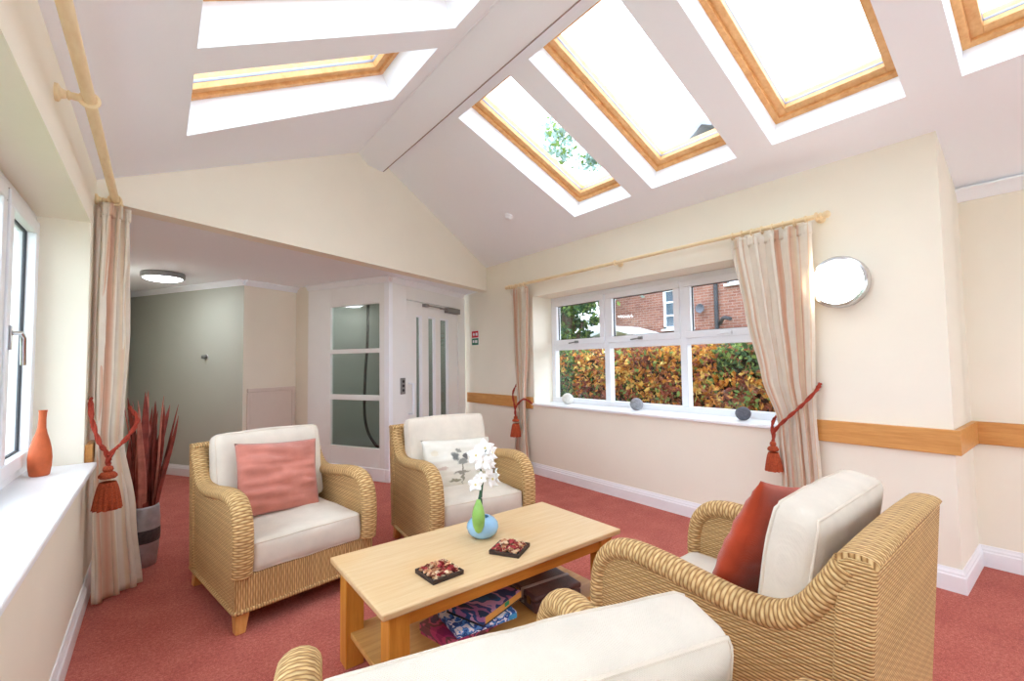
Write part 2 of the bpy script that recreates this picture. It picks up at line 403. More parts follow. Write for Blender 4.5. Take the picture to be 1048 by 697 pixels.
# roof planes with skylight wells
SKY_Y = [(2.385, 3.06), (1.487, 2.18), (.575, 1.255), (-.32, .357)]
nR = Vector((SR, 0, 1)).normalized(); nL = Vector((-SL, 0, 1)).normalized()
XR0, XR1 = 1.862, 3.165
XL0, XL1 = .10, 1.312
ys = sorted([YB - .1, 6.2] + [y for p in SKY_Y for y in p])
inY = lambda y: any(a < y < b for a, b in SKY_Y)
mb = MB(); holed(mb, lambda x, y, d: Vector((x, y, zr(x))) + nR * d, [RX, XR0, XR1, 4.3], ys, lambda x, y: XR0 < x < XR1 and inY(y), .26)
struct('ceiling', mb, M['ceil'], 'white sloping plaster ceiling on the window side with skylight wells', 'ceiling')
LSKY = SKY_Y[:3]
inYL = lambda y: any(a < y < b for a, b in LSKY)
mb = MB(); holed(mb, lambda x, y, d: Vector((x, y, zl(x))) + nL * d, [-.7, XL0, XL1, RX], ys, lambda x, y: XL0 < x < XL1 and inYL(y), .26)
struct('ceiling', mb, M['ceil'], 'white sloping plaster ceiling on the left-hand side of the ridge', 'ceiling')
# boxed ridge beam
mb = MB(); mb.prism([(1.555, 3.20), (1.733, 3.20), (1.733, zr(1.733) + .02), (RX, RZ + .05), (1.425, zl(1.425) - .004), (1.425, zl(1.425) + .03)], lambda a, b, d: (a, d, b), YB, gy(1.6) + .1)
struct('beam_ridge', mb, M['ceil'], 'white boxed-in ridge beam running under the apex of the ceiling', 'beam')
mb = MB(); mb.box((1.728, YB, 3.197), (1.736, gy(1.69), 3.2025)); struct('shadow_line', mb, M['shadow_strip'], 'thin taupe strip added for the shadow line along the window-side edge of the ridge beam', 'shadow_strip', smooth=0)  # dark strip stands in for the shadow line at the beam edge

def skylight(n, side, y0, y1, label):
    s = thing('window_%d' % n, label, 'skylight', kind='structure')
    if side == 'R': nn, z, x0, x1, sx = nR, zr, XR0, XR1, 1
    else: nn, z, x0, x1, sx = nL, zl, XL0, XL1, 1
    tx = Vector((1, 0, z(1) - z(0))).normalized(); L = (x1 - x0) / tx.x
    base = Vector((x0, 0, z(x0)))
    P = lambda a, y, d: base + tx * a + Vector((0, y, 0)) + nn * d
    def bars(w0, w1, d0, d1, mat, name, parent):
        b = MB()
        A0, A1, Y0, Y1 = w0, L - w0, y0 + w0, y1 - w0
        for (a0, a1, b0, b1) in ((A0, A1, Y0, Y0 + w1), (A0, A1, Y1 - w1, Y1), (A0, A0 + w1, Y0 + w1, Y1 - w1), (A1 - w1, A1, Y0 + w1, Y1 - w1)):
            b.prism([(a0, b0), (a1, b0), (a1, b1), (a0, b1)], lambda a, y, d: P(a, y, d), d0, d1)
        return b.build(name, mat, parent, bevel=.003)
    bars(-.02, .055, .175, .27, M['pine'], 'window_frame', s)
    sash = bars(.032, .05, .195, .29, M['sashpine'], 'sash', s)
    bars(.079, .005, .228, .246, M['skyseal'], 'glazing_gasket', sash)
    g = MB(); g.prism([(.07, y0 + .07), (L - .07, y0 + .07), (L - .07, y1 - .07), (.07, y1 - .07)], P, .232, .240)
    g.build('glass_pane', M['glass'], s)
    return s
sk = ['nearest the far gable', 'second from the far gable', 'third from the far gable', 'fourth from the far gable, cut by the picture edge']
for i, (a, b) in enumerate(SKY_Y): skylight(3 + i, 'R', a, b, 'pine-framed skylight in the window-side ceiling slope, ' + sk[i])
for i, (a, b) in enumerate(LSKY): skylight(7 + i, 'L', a, b, 'pine-framed skylight in the left-hand ceiling slope, ' + sk[i])

# left wall with a deep window bay
LW0, LW1, LZ0, LZ1 = -.6, 3.27, .765, 2.06
mb = MB(); holed(mb, lambda y, z, d: (XL - d, y, z), [YB, LW0, LW1, 7.9], [0, LZ0, LZ1, 2.5], lambda y, z: LW0 < y < LW1 and LZ0 < z < LZ1, .40)
struct('wall_left', mb, M['cream'], 'cream wall with the deep window bay along the left', 'wall')
# right wall with the garden window
RW0, RW1, RZ0, RZ1 = 1.40, 4.05, .785, 2.05
mb = MB(); holed(mb, lambda y, z, d: (XR + d, y, z), [.51, RW0, RW1, 5.9], [0, RZ0, RZ1, 2.60], lambda y, z: RW0 < y < RW1 and RZ0 < z < RZ1, .40)
mb.box((3.85, .51, 0), (XB + .2, .75, 2.6))
struct('wall_right', mb, M['cream'], 'cream wall holding the garden window', 'wall')
mb = MB(); mb.box((XB, YB, 0), (XB + .2, .52, 2.45)); struct('wall_recess', mb, M['cream'], 'cream recessed wall beyond the right-hand corner', 'wall')
mb = MB(); mb.prism([(-.35, gy(-.35)), (XR + .03, gy(XR + .03)), (XR + .03, gy(XR + .03) + .12), (-.35, gy(-.35) + .12)], lambda a, b, d: (a, b, d), HZ - .012, 2.3)
g0 = Vector((-.34, gy(-.34), 0)); g1 = Vector((XR + .03, gy(XR + .03), 0)); gd = (g1 - g0).normalized(); gn = Vector((-gd.y, gd.x, 0)); GL = (g1 - g0).length
gp = lambda a, b, d: g0 + gd * a + Vector((0, 0, b)) + gn * d
ax = (RX + .34) / gd.x
mb = MB(); mb.prism([(0, HZ - .012), (GL, HZ - .012), (GL, zr(XR) + .04), (ax, RZ + .04), (0, zl(-.34) + .04)], gp, 0, .14)
struct('wall_gable', mb, M['cream'], 'cream gable wall above the opening to the hall', 'wall')
mb = MB(); holed(mb, lambda x, z, d: (x, YB - d, z), [-.7, .2, 3.2, 4.3], [0, .05, 2.15, 3.6], lambda x, z: .2 < x < 3.2 and .05 < z < 2.15, .3)
struct('wall_back', mb, M['cream'], 'cream wall behind the viewer with a wide opening added for sky fill light', 'wall')
# hall
mb = MB(); mb.prism([(-.34, gy(-.34) + .02), (XR + .02, gy(XR + .02) + .02), (XR + .02, 8.1), (-.34, 8.1)], lambda a, b, d: (a, b, d), HZ, HZ + .1)
struct('ceiling_hall', mb, M['ceil'], 'low flat white ceiling over the hall', 'ceiling')
def wallseg(a, b, z0, z1, t):
    a = Vector((*a, 0)); b = Vector((*b, 0)); d = (b - a).normalized(); n = Vector((-d.y, d.x, 0)); L = (b - a).length
    return MB().prism([(0, z0), (L, z0), (L, z1), (0, z1)], lambda p, q, w: a + d * p + Vector((0, 0, q)) + n * w, 0, t)
HP0, HP1, HB = (.75, 5.90), (1.36, 6.18), (-.32, 7.72)
struct('wall_corridor', wallseg(HP0, HB, 0, HZ, -.1), M['hallwall'], 'grey-green shaded wall along the corridor', 'wall')
w = wallseg(HP0, HP1, 0, HZ, .1)
struct('wall_hall', w, M['cream'], 'cream hall wall carrying the access panel', 'wall')
struct('wall_nib', wallseg(HP1, (1.46, 5.93), 0, HZ, .1), M['cream'], 'short cream return wall beside the lift', 'wall')

# skirting boards (profiled)
def skirt(name, pts, label, h=.125, flip=1, mat=None):
    """pts run along the wall face, room on the left when flip = 1"""
    prof = [(0, 0), (.018, 0), (.018, h * .68), (.013, h * .74), (.013, h * .82), (.007, h * .9), (.006, h), (0, h)]
    pts = [Vector((*p, 0)) for p in pts]; n = len(pts); mb = MB(); o = 0; offs = []
    for i in range(n):
        ns = []
        for a, b in ((i - 1, i), (i, i + 1)):
            if a >= 0 and b < n:
                d = (pts[b] - pts[a]).normalized(); ns.append(Vector((-d.y, d.x, 0)) * flip)
        m = sum(ns, Vector()); m.normalize(); offs.append(m / max(.3, m.dot(ns[0])))
    k = len(prof)
    for p, m in zip(pts, offs):
        for a, b in prof: mb.v.append(p + m * a + Vector((0, 0, b)))
    for i in range(n - 1):
        for j in range(k):
            j2 = (j + 1) % k; mb.face([i * k + j, i * k + j2, (i + 1) * k + j2, (i + 1) * k + j])
    mb.face(list(range(k))); mb.face([(n - 1) * k + j for j in range(k)])
    return struct(name, mb, mat or M['white'], label, 'skirting board', smooth=30)
skirt('baseboard_right', [(XR, 5.49), (XR, .51), (XB, .51), (XB, YB)], 'white skirting board along the window wall and around its corner', flip=-1)
skirt('baseboard_left', [(XL, YB), (XL, 7.6)], 'white skirting board along the wall under the left window', flip=-1)
skirt('baseboard_hall', [(-.28, 7.62), HP0, (1.345, 6.17)], 'white skirting board at the foot of the hall walls', flip=-1)
# cornices
def cove(name, a, b, z, side, label, s=.06):
    a = Vector((*a, 0)); b = Vector((*b, 0)); d = (b - a).normalized(); n = Vector((-d.y, d.x, 0)) * side
    prof = [(0, 0), (s, 0), (s, -.012), (s * .55, -s * .45), (.014, -s), (0, -s)]
    mb = MB().prism(prof, lambda p, q, w: a + d * w + n * p + Vector((0, 0, z + q)), 0, (b - a).length)
    return struct(name, mb, M['ceil'], label, 'cornice')
cove('trim_1', HP0, HB, HZ, 1, 'white cornice at the top of the corridor wall')
cove('trim_2', HP0, HP1, HZ, -1, 'white cornice at the top of the hall wall')
cove('trim_3', (XB, .51), (XB, YB), zr(XB) + .015, -1, 'white cornice at the top of the recessed wall', .075)
# oak buffer rail
mb = MB(); z0, z1, t = .742, .878, .03
mb.prism([(XR, 4.07), (XR - t, 4.07), (XR - t, 5.47), (XR, 5.47)], lambda a, b, d: (a, b, d), z0, z1)
struct('trim_4', mb, M['oak'], 'oak buffer rail between the lift and the far curtain', 'buffer rail', bevel=.004)
mb = MB(); mb.prism([(XR - t, 1.385), (XR - t, .51 - t), (XB - t, .51 - t), (XB - t, YB), (XB, YB), (XB, .51), (XR, .51), (XR, 1.385)], lambda a, b, d: (a, b, d), z0, z1)
struct('trim_5', mb, M['oak'], 'oak buffer rail running round the wall corner by the round lamp', 'buffer rail', bevel=.004)
mb = MB(); mb.box((XL, 3.30, z0), (XL + t, 3.52, z1)); struct('trim_6', mb, M['oak'], 'short oak buffer rail end behind the left curtain', 'buffer rail', bevel=.004)

# garden window
def upvc_window(n, x, out, y0, y1, z0, z1, muls, ztr, label, handles):
    """frame in the plane X = x (room face), out = direction of outside"""
    w = thing('window_%d' % n, label, 'window', kind='structure')
    d = .07 * out; F = MB()
    def bar(mb, ya, yb, za, zb, xa=0.0, xb=None):
        xb = d if xb is None else xb
        mb.box((min(x + xa, x + xb), ya, za), (max(x + xa, x + xb), yb, zb))
    f = .06
    bar(F, y0, y1, z0, z0 + f); bar(F, y0, y1, z1 - f, z1); bar(F, y0, y0 + f, z0 + f, z1 - f); bar(F, y1 - f, y1, z0 + f, z1 - f)
    edges = [y0] + muls + [y1]
    for m in muls: bar(F, m - .035, m + .035, z0 + f, z1 - f)
    for i in range(len(edges) - 1):
        a = edges[i] + (f if i == 0 else .035); b = edges[i + 1] - (f if i == len(edges) - 2 else .035)
        if ztr: bar(F, a, b, ztr - .035, ztr + .035)
    F.build('window_frame', M['upvc'], w, bevel=.005)
    for i in range(len(edges) - 1):
        a = edges[i] + (f if i == 0 else .035); b = edges[i + 1] - (f if i == len(edges) - 2 else .035)
        lo, hi = (ztr + .035, z1 - f) if ztr else (z0 + f, z1 - f)
        S = MB(); q = .05; xa, xb = -.018 * out, .05 * out
        bar(S, a - .012, b + .012, lo - .012, lo + q, xa, xb); bar(S, a - .012, b + .012, hi - q, hi + .012, xa, xb)
        bar(S, a - .012, a + q, lo + q, hi - q, xa, xb); bar(S, b - q, b + .012, lo + q, hi - q, xa, xb)
        so = S.build('sash', M['upvc'], w, bevel=.005)
        G = MB(); e = .006
        for (p0, p1, r0, r1) in ((a + q, b - q, lo + q, lo + q + e), (a + q, b - q, hi - q - e, hi - q), (a + q, a + q + e, lo + q, hi - q), (b - q - e, b - q, lo + q, hi - q)):
            bar(G, p0, p1, r0, r1, .016 * out, .03 * out)
        for (p0, p1, r0, r1) in () if ztr else ((a - .018, b + .018, lo - .018, lo - .010), (a - .018, b + .018, hi + .010, hi + .018), (a - .018, a - .010, lo - .018, hi + .018), (b + .010, b + .018, lo - .018, hi + .018)):
            bar(G, p0, p1, r0, r1, -.008 * out, .01 * out)
        G.build('gasket', M['seal'], so)
        g = MB(); bar(g, a + q - .004, b - q + .004, lo + q - .004, hi - q + .004, .02 * out, .026 * out); g.build('glass_pane', M['glass'], w)
        if ztr:
            g = MB(); bar(g, a - .004, b + .004, z0 + f - .004, ztr - .031, .03 * out, .036 * out); g.build('glass_pane', M['glass'], w)
        if handles == 'bottom':
            hm = MB(); yc = (a + b) / 2
            hm.box((x - .045 * out, yc - .02, lo + .002), (x - .016 * out, yc + .02, lo + .03))
            hm.tube([(x - .04 * out, yc, lo + .016), (x - .052 * out, yc + .02, lo + .012), (x - .052 * out, yc + .10, lo + .004)], .008, 8)
            hm.build('window_handle', M['steel'] if i else M['upvc'], so, bevel=.002)
        elif handles == 'side':
            hm = MB(); yc = a + q * .4
            hm.box((min(x - .03 * out, x - .016 * out), yc - .013, 1.36), (max(x - .03 * out, x - .016 * out), yc + .013, 1.46))
            hm.tube([(x - .03 * out, yc, 1.43), (x - .055 * out, yc, 1.43), (x - .058 * out, yc + .02, 1.41), (x - .055 * out, yc + .05, 1.30)], .010, 8)
            hm.build('window_handle', M['chrome'], so, bevel=.002)
    return w
upvc_window(1, 3.75, 1, RW0, RW1, RZ0 + .02, RZ1, [2.30, 3.19], 1.455, 'white six-light window looking onto the hedge and brick house', 'bottom')
upvc_window(2, -.50, -1, LW0, LW1, LZ0 + .02, LZ1, [.55, 1.60, 2.64], None, 'white casement window filling the left-hand bay', 'side')
bw = thing('window_10', 'unseen wide glazed opening added behind the viewer to let in sky light', 'window', kind='structure')  # opening added in the unseen wall so sky light fills the room
F = MB()
for a, b in ((.2, .28), (1.66, 1.74), (3.12, 3.2)): F.box((a, YB - .2, .05), (b, YB - .12, 2.15))
for a, b in ((.05, .13), (2.07, 2.15)): F.box((.28, YB - .2, a), (3.12, YB - .12, b))
F.build('window_frame', M['upvc'], bw, bevel=.005)
for a, b in ((.28, 1.66), (1.74, 3.12)): MB().box((a, YB - .165, .13), (b, YB - .159, 2.07)).build('glass_pane', M['glass'], bw)
# sills
mb = MB(); mb.prism([(XR - .03, RW0 - .03), (XR - .002, RW0 - .03), (XR - .002, RW0 + .002), (3.76, RW0 + .002), (3.76, RW1 - .002), (XR - .002, RW1 - .002), (XR - .002, RW1 + .03), (XR - .03, RW1 + .03)], lambda a, b, d: (a, b, d), RZ0 + .001, RZ0 + .024)
struct('trim_7', mb, M['white'], 'white window sill under the garden window', 'window sill', bevel=.005)
mb = MB(); mb.box((-.52, LW0 + .002, LZ0 + .001), (XL + .052, LW1 - .002, LZ0 + .026)); struct('trim_8', mb, M['white'], 'deep white window sill along the left-hand bay', 'window sill', bevel=.006)

# ------------------------------------------------------------------ lift, seen across the hall
q0 = Vector((2.0, 4.79, 0)); dD = Vector((1.46, .73, 0)).normalized(); dG = Vector((-.73, 1.46, 0)).normalized()
lift = thing('lift', 'white glazed passenger lift standing across the hall corner', 'lift', q0, math.atan2(dD.y, dD.x))
LD, LG, LH = 1.60, 1.26, HZ - .004      # local: x along the door side, y along the glazed side
# local frame: door face on y = 0 (faces -y), glazed face on x = 0 (faces -x)
mb = MB()
for a, b in ((.115, .345), ):
    pass
gy0, gy1 = .135, .885
lev = [.35, .88, .94, 1.415, 1.465, 1.97]
mb.box((0, .06, .14), (.05, gy0, LH - .06)); mb.box((0, gy1, .14), (.05, LG, LH - .06))
mb.box((0, gy0, .14), (.05, gy1, lev[0])); mb.box((0, gy0, lev[1]), (.05, gy1, lev[2])); mb.box((0, gy0, lev[3]), (.05, gy1, lev[4])); mb.box((0, gy0, lev[5]), (.05, gy1, LH - .06))
mb.build('glazed_side', M['offwhite'], lift, bevel=.004)
for a, b in ((lev[0], lev[1]), (lev[2], lev[3]), (lev[4], lev[5])):
    MB().box((.028, gy0 - .005, a - .005), (.034, gy1 + .005, b + .005)).build('glass_pane', M['liftglass'], lift)
MB().box((-.006, -.006, 0), (.06, .06, LH)).build('corner_post', M['white'], lift, bevel=.004)
mb = MB(); mb.box((.06, 0, .14), (.30, .06, LH - .06)); mb.box((1.42, 0, .14), (LD, .06, LH - .06)); mb.box((.30, 0, 2.04), (1.42, .06, LH - .06)); mb.box((.30, 0, 0.0), (.305, .06, 2.04))
mb.build('door_surround', M['offwhite'], lift, bevel=.003)
mb = MB(); mb.box((-.018, .05, 0), (.02, LG, .14)); mb.box((-.018, -.018, 0), (.30, .05, .14)); mb.build('plinth', M['white'], lift, bevel=.006)
MB().box((1.42, -.018, 0), (1.58, .02, .14)).build('plinth', M['white'], lift, bevel=.006)
mb = MB()
prof = [(0, 0), (-.055, 0), (-.055, -.012), (-.03, -.03), (-.012, -.06), (0, -.06)]
mb.prism(prof, lambda a, b, d: (a, d, LH + b), -.055, LG); mb.prism(prof, lambda a, b, d: (d, a, LH + b), -.055, LD - .06)
mb.build('cornice', M['white'], lift)
door = MB(); slots = [(.50, .625), (.745, .905), (1.005, 1.20)]
xs = [.31] + [v for p in slots for v in p] + [1.415]
for i in range(0, len(xs), 2): door.box((xs[i], .012, .01), (xs[i + 1], .055, 2.03))
for a, b in slots: door.box((a, .012, .01), (b, .055, .45)); door.box((a, .012, 1.875), (b, .055, 2.03))
dr = door.build('door', M['offwhite'], lift, bevel=.003)
for a, b in slots:
    f = MB()
    for p0, p1, r0, r1 in ((a, a + .010, .45, 1.875), (b - .05, b, .45, 1.875), (a, b, .45, .475), (a, b, 1.85, 1.875)): f.box((p0, .016, r0), (p1, .034, r1))
    f.build('glazing_bead', M['upvc'], dr, bevel=.003)
    MB().box((a, .035, .45), (b, .041, 1.875)).build('glass_strip', M['liftglass'], dr)
hm = MB(); hm.tube([(.36, .012, .70), (.36, -.05, .71), (.36, -.055, .75), (.36, -.055, 1.01), (.36, -.05, 1.05), (.36, .012, 1.06)], .014, 10, up=(1, 0, 0))
hm.build('door_handle', M['upvc'], dr)
cm = MB(); cm.box((1.10, -.05, 1.955), (1.40, .012, 2.025)); cm.box((.95, -.035, 1.985), (1.13, -.02, 2.0)); cm.tube([(1.13, -.028, 1.992), (.90, -.06, 1.995), (.66, -.03, 2.002)], .010, 8); cm.box((.62, -.04, 1.985), (.70, .012, 2.02))
cm.build('door_closer', M['steel'], lift, bevel=.004)
cp = MB().box((.19, -.012, .94), (.27, .002, 1.125)).build('call_panel', M['steel'], lift, bevel=.003)
for z in (.985, 1.035, 1.085): MB().lathe([(.014, -.02), (.016, -.018), (.016, -.008)], 16, (.23, 0, z), 'Y').build('call_button', M['seal'], cp)
mb = MB(); mb.box((1.45, .10, 0), (1.50, LG, LH)); mb.box((.06, LG - .03, 0), (1.5, LG, LH)); mb.box((.06, .06, .0), (1.5, LG, .012))
mb.build('inner_panel', M['liftin'], lift)
MB().lathe([(.10, LH - .08), (.11, LH - .10), (.09, LH - .125), (.02, LH - .13)], 28, (.55, .62, 0)).build('cabin_lamp', M['liftlamp'], lift)
MB().box((.055, .065, LH - .08), (1.45, LG - .03, LH - .02)).build('cabin_ceiling', M['ceil'], lift)
cable = [(.13, .415, 2.15), (.13, .43, 1.55), (.13, .46, 1.2), (.13, .474, .75), (.13, .43, .53), (.13, .34, .40), (.13, .25, .33), (.13, .12, .30)]
def smooth(pts, n=6):
    pts = [Vector(p) for p in pts]; out = []
    for i in range(len(pts) - 1):
        p0 = pts[max(i - 1, 0)]; p1 = pts[i]; p2 = pts[i + 1]; p3 = pts[min(i + 2, len(pts) - 1)]
        for k in range(n):
            t = k / n
            out.append(.5 * ((2 * p1) + (p2 - p0) * t + (2 * p0 - 5 * p1 + 4 * p2 - p3) * t * t + (3 * p1 - p0 - 3 * p2 + p3) * t ** 3))
    return out + [pts[-1]]
MB().tube(smooth(cable), .016, 10, up=(1, 0, .01)).build('trailing_cable', M['black'], lift)

# ------------------------------------------------------------------ small things in the hall
hpd = (Vector((*HP1, 0)) - Vector((*HP0, 0))).normalized()
ap = thing('access_panel', 'pale flush access panel low on the hall wall beside the lift', 'access panel', (HP0[0], HP0[1], 0), math.atan2(hpd.y, hpd.x))
f = MB(); A0, A1, B0, B1 = .045, .655, .25, 1.03
for p0, p1, r0, r1 in ((A0, A1, B0, B0 + .045), (A0, A1, B1 - .045, B1), (A0, A0 + .045, B0 + .045, B1 - .045), (A1 - .045, A1, B0 + .045, B1 - .045)): f.box((p0, -.022, r0), (p1, 0, r1))
f.build('frame', M['panel'], ap, bevel=.006); MB().box((A0 + .04, -.010, B0 + .04), (A1 - .04, 0, B1 - .04)).build('cover', M['panel'], ap)
hl = thing('ceiling_light', 'round flush chrome-rimmed ceiling light glowing in the hall', 'ceiling light', (.02, 5.90, HZ))
MB().lathe([(.185, 0), (.19, -.01), (.19, -.05), (.182, -.058), (.165, -.058), (.165, 0)], 40, caps=False).build('rim', M['steel'], hl)
MB().lathe([(.166, -.045), (.164, -.06), (.14, -.072), (.09, -.082), (.02, -.086)], 40).build('diffuser', M['hall'], hl)
cw = (Vector((*HB, 0)) - Vector((*HP0, 0))).normalized(); cn = Vector((-cw.y, cw.x, 0))
p = Vector((*HP0, 0)) + cw * .606
kn = thing('wall_stop', 'tiny round knob alone on the grey-green corridor wall', 'knob', (p.x, p.y, 1.40), math.atan2(cn.y, cn.x))
MB().lathe([(.03, .0), (.03, .008), (.012, .012), (.012, .03), (.022, .036), (.022, .05), (.01, .056)], 18, axis='X').build('knob', M['steel'], kn)
MB().lathe([(.032, .0), (.032, .006)], 18, axis='X').build('back_plate', M['white'], kn)
sg = thing('fire_sign', 'small red over green fire notice on the wall between lift and far curtain', 'sign', (XR, 5.28, 1.63))
MB().box((-.006, -.085, -.10), (0, .085, .10)).build('backing', M['signwhite'], sg)
MB().box((-.008, -.08, .005), (-.005, .08, .095)).build('red_field', M['red'], sg)
MB().box((-.008, -.08, -.095), (-.005, .08, -.005)).build('green_field', M['green'], sg)
MB().lathe([(.022, -.0105), (.022, -.007)], 16, (0, .03, .05), 'X').build('symbol', M['signwhite'], sg)
for a, b in (((-.0105, -.06, .03), (-.007, -.015, .07)), ((-.0105, -.055, -.07), (-.007, .0, -.03)), ((-.0105, .02, -.065), (-.007, .055, -.03))): MB().box(a, b).build('symbol', M['signwhite'], sg)
dt = thing('ceiling_detector', 'tiny white detector dome on the ceiling slope near the gable', 'detector', (2.867, 3.713, zr(2.867)))
dt.rotation_euler = (0, math.atan(SR), 0)
MB().lathe([(.045, .0), (.045, -.012), (.034, -.022), (.03, -.04), (.012, -.046)], 24).build('dome', M['upvc'], dt)
wl = thing('wall_light', 'round glowing wall light with pale metal rim beside the right curtain', 'wall light', (XR, 1.0, 1.765))
MB().lathe([(.155, 0), (.165, -.012), (.165, -.05), (.158, -.062), (.140, -.066), (.140, 0)], 48, axis='X', caps=False).build('rim', M['chrome'], wl)
MB().lathe([(.141, -.05), (.139, -.068), (.125, -.082), (.08, -.092), (.02, -.096)], 48, axis='X').build('diffuser', M['lamp'], wl)

# ------------------------------------------------------------------ curtains, rods, tiebacks
def curtain(name, label, levels, normal, amp, pleats, du, nv=60, nu=170, width=2.2):
    """levels: list of (z, start xy, end xy, amp scale)"""
    t = thing(name, label, 'curtain', (*((Vector(levels[-1][1]) + Vector(levels[-1][2])) / 2), 0)); base = t.location.copy()
    n = Vector((*normal, 0))
    def at(z):
        for i in range(len(levels) - 1):
            a, b = levels[i], levels[i + 1]
            if a[0] >= z >= b[0]:
                s = (a[0] - z) / (a[0] - b[0]); s2 = s * s * (3 - 2 * s); s2 = .5 * s + .5 * s2
                L = lambda k: Vector(a[k]).lerp(Vector(b[k]), s2)
                return L(1), L(2), a[3] + (b[3] - a[3]) * s
        return Vector(levels[-1][1]), Vector(levels[-1][2]), levels[-1][3]
    def fn(u, v):
        z = levels[0][0] + (levels[-1][0] - levels[0][0]) * v
        p0, p1, k = at(z); w = u + .010 * sin(u * 23 + v * 3) * (v ** .5)
        ph = 2 * PI * pleats * u
        off = amp * k * (sin(ph + .5 * sin(v * 2.3)) + .16 * sin(2 * ph + v * 3 + 1) * min(1, v * 4)) + .010 * noise.noise(Vector((u * 9, v * 5, du)))
        q = p0.lerp(p1, w); side = .25 * (p1 - p0).length / pleats * sin(2 * ph)
        q = q + (p1 - p0).normalized() * side
        return Vector((q.x, q.y, z)) + n * off - base
    mb = MB().grid(fn, nu, nv, lambda u, v: (u * width, (1 - v)))
    o = mb.build('cloth', M['stripe'], t, smooth=180, recalc=False)
    sd = o.modifiers.new('Thickness', 'SOLIDIFY'); sd.thickness = .003
    # gathered heading tape
    z0 = levels[0][0]
    hd = MB().grid(lambda u, v: fn(u, 0) + Vector((0, 0, .022 - .075 * v)) + n * (.004 + .010 * sin(2 * PI * pleats * 2 * u)), nu, 4, lambda u, v: (u * width, v * .02))
    h = hd.build('heading', M['stripe'], t, smooth=180, recalc=False); sd = h.modifiers.new('Thickness', 'SOLIDIFY'); sd.thickness = .005
    return t
cx = 3.375
curtain('curtain', 'striped cream and terracotta curtain tied back on the right of the garden window',
        [(2.155, (cx, 1.66), (cx, 1.12), 1), (1.6, (cx, 1.575), (cx, 1.125), 1), (1.15, (cx - .005, 1.48), (cx, 1.14), .9), (.86, (cx, 1.385), (cx, 1.145), .75), (.45, (cx, 1.37), (cx, 1.13), .9), (.02, (cx, 1.40), (cx, 1.10), 1)], (1, 0), .026, 5, 1, width=2.0)
curtain('curtain', 'narrow striped curtain tied back on the far side of the garden window near the lift',
        [(2.145, (cx, 4.37), (cx, 4.03), 1), (1.4, (cx, 4.32), (cx, 4.06), 1), (.76, (cx, 4.255), (cx, 4.12), .7), (.4, (cx, 4.32), (cx, 4.10), .9), (.02, (cx, 4.38), (cx, 4.06), 1)], (1, 0), .026, 4, 2, width=1.5)
curtain('curtain', 'striped cream and peach curtain hanging beside the left bay, hem on the carpet',
        [(2.185, (-.265, 3.36), (-.155, 3.50), 1), (1.5, (-.28, 3.36), (-.15, 3.52), 1), (.90, (-.275, 3.36), (-.165, 3.47), .75), (.45, (-.28, 3.38), (-.10, 3.52), .9), (.015, (-.27, 3.38), (-.06, 3.55), 1)], (.78, -.62), .036, 3, 3, width=1.1)

def rod(name, label, p0, p1, r, brackets, wallx, rings):
    t = thing(name, label, 'curtain rod', (p0[0], p0[1], 0)); o = Vector((p0[0], p0[1], 0))
    a, b = Vector(p0) - o, Vector(p1) - o; d = (b - a).normalized()
    MB().tube([a + (b - a) * i / 8 for i in range(9)], r, 16).build('pole', M['palepine'], t)
    for e, s in ((a, -1), (b, 1)):
        MB().tube([e + d * s * k for k in (0, .008, .012, .03, .045, .055, .06)], [r * 1.25, r * 1.3, r * .8, r * 1.35, r * 1.5, r * 1.1, r * .3], 16).build('finial', M['palepine'], t)
    for y in brackets:
        k = (y - p0[1]) / (p1[1] - p0[1]); c = a + (b - a) * k; wx = wallx - p0[0]; sg = 1 if wx < 0 else -1
        L = abs(wx) - r
        prof = [(.030, 0), (.030, .010), (.018, .016), (.012, .03), (.017, L * .5), (.012, L * .6), (.014, L)]
        bm_ = MB(); seg = 16
        bm_.tube([Vector((wx + sg * z, c.y, c.z)) for _, z in prof], [q for q, _ in prof], seg)
        bm_.tube([c + Vector((1.25 * r * cos(w), 0, 1.25 * r * sin(w))) for w in [2 * PI * i / 24 for i in range(24)]], .008, 8, up=(0, 1, 0), closed=True)
        bm_.build('bracket', M['palepine'], t)
    for y in rings:
        k = (y - p0[1]) / (p1[1] - p0[1]); c = a + (b - a) * k + Vector((0, 0, -.006))
        MB().tube([c + Vector((1.45 * r * cos(w), 0, 1.45 * r * sin(w))) for w in [2 * PI * i / 24 for i in range(24)]], .0055, 8, up=(0, 1, 0), closed=True).build('ring', M['palepine'], t)
    return t
rod('curtain_rod', 'pale wooden curtain rod above the garden window', (cx, 4.40, 2.205), (cx, 1.07, 2.205), .016, [4.39, 2.75, 1.09], XR, [1.64, 1.57, 1.50, 1.43, 1.36, 1.29, 1.22, 1.15, 4.34, 4.26, 4.18, 4.10])
rod('curtain_rod', 'pale wooden curtain rod along the left bay, close overhead', (-.212, 3.50, 2.235), (-.212, .3, 2.235), .019, [3.42, 2.16, .6], XL, [3.46, 3.41, 3.36])

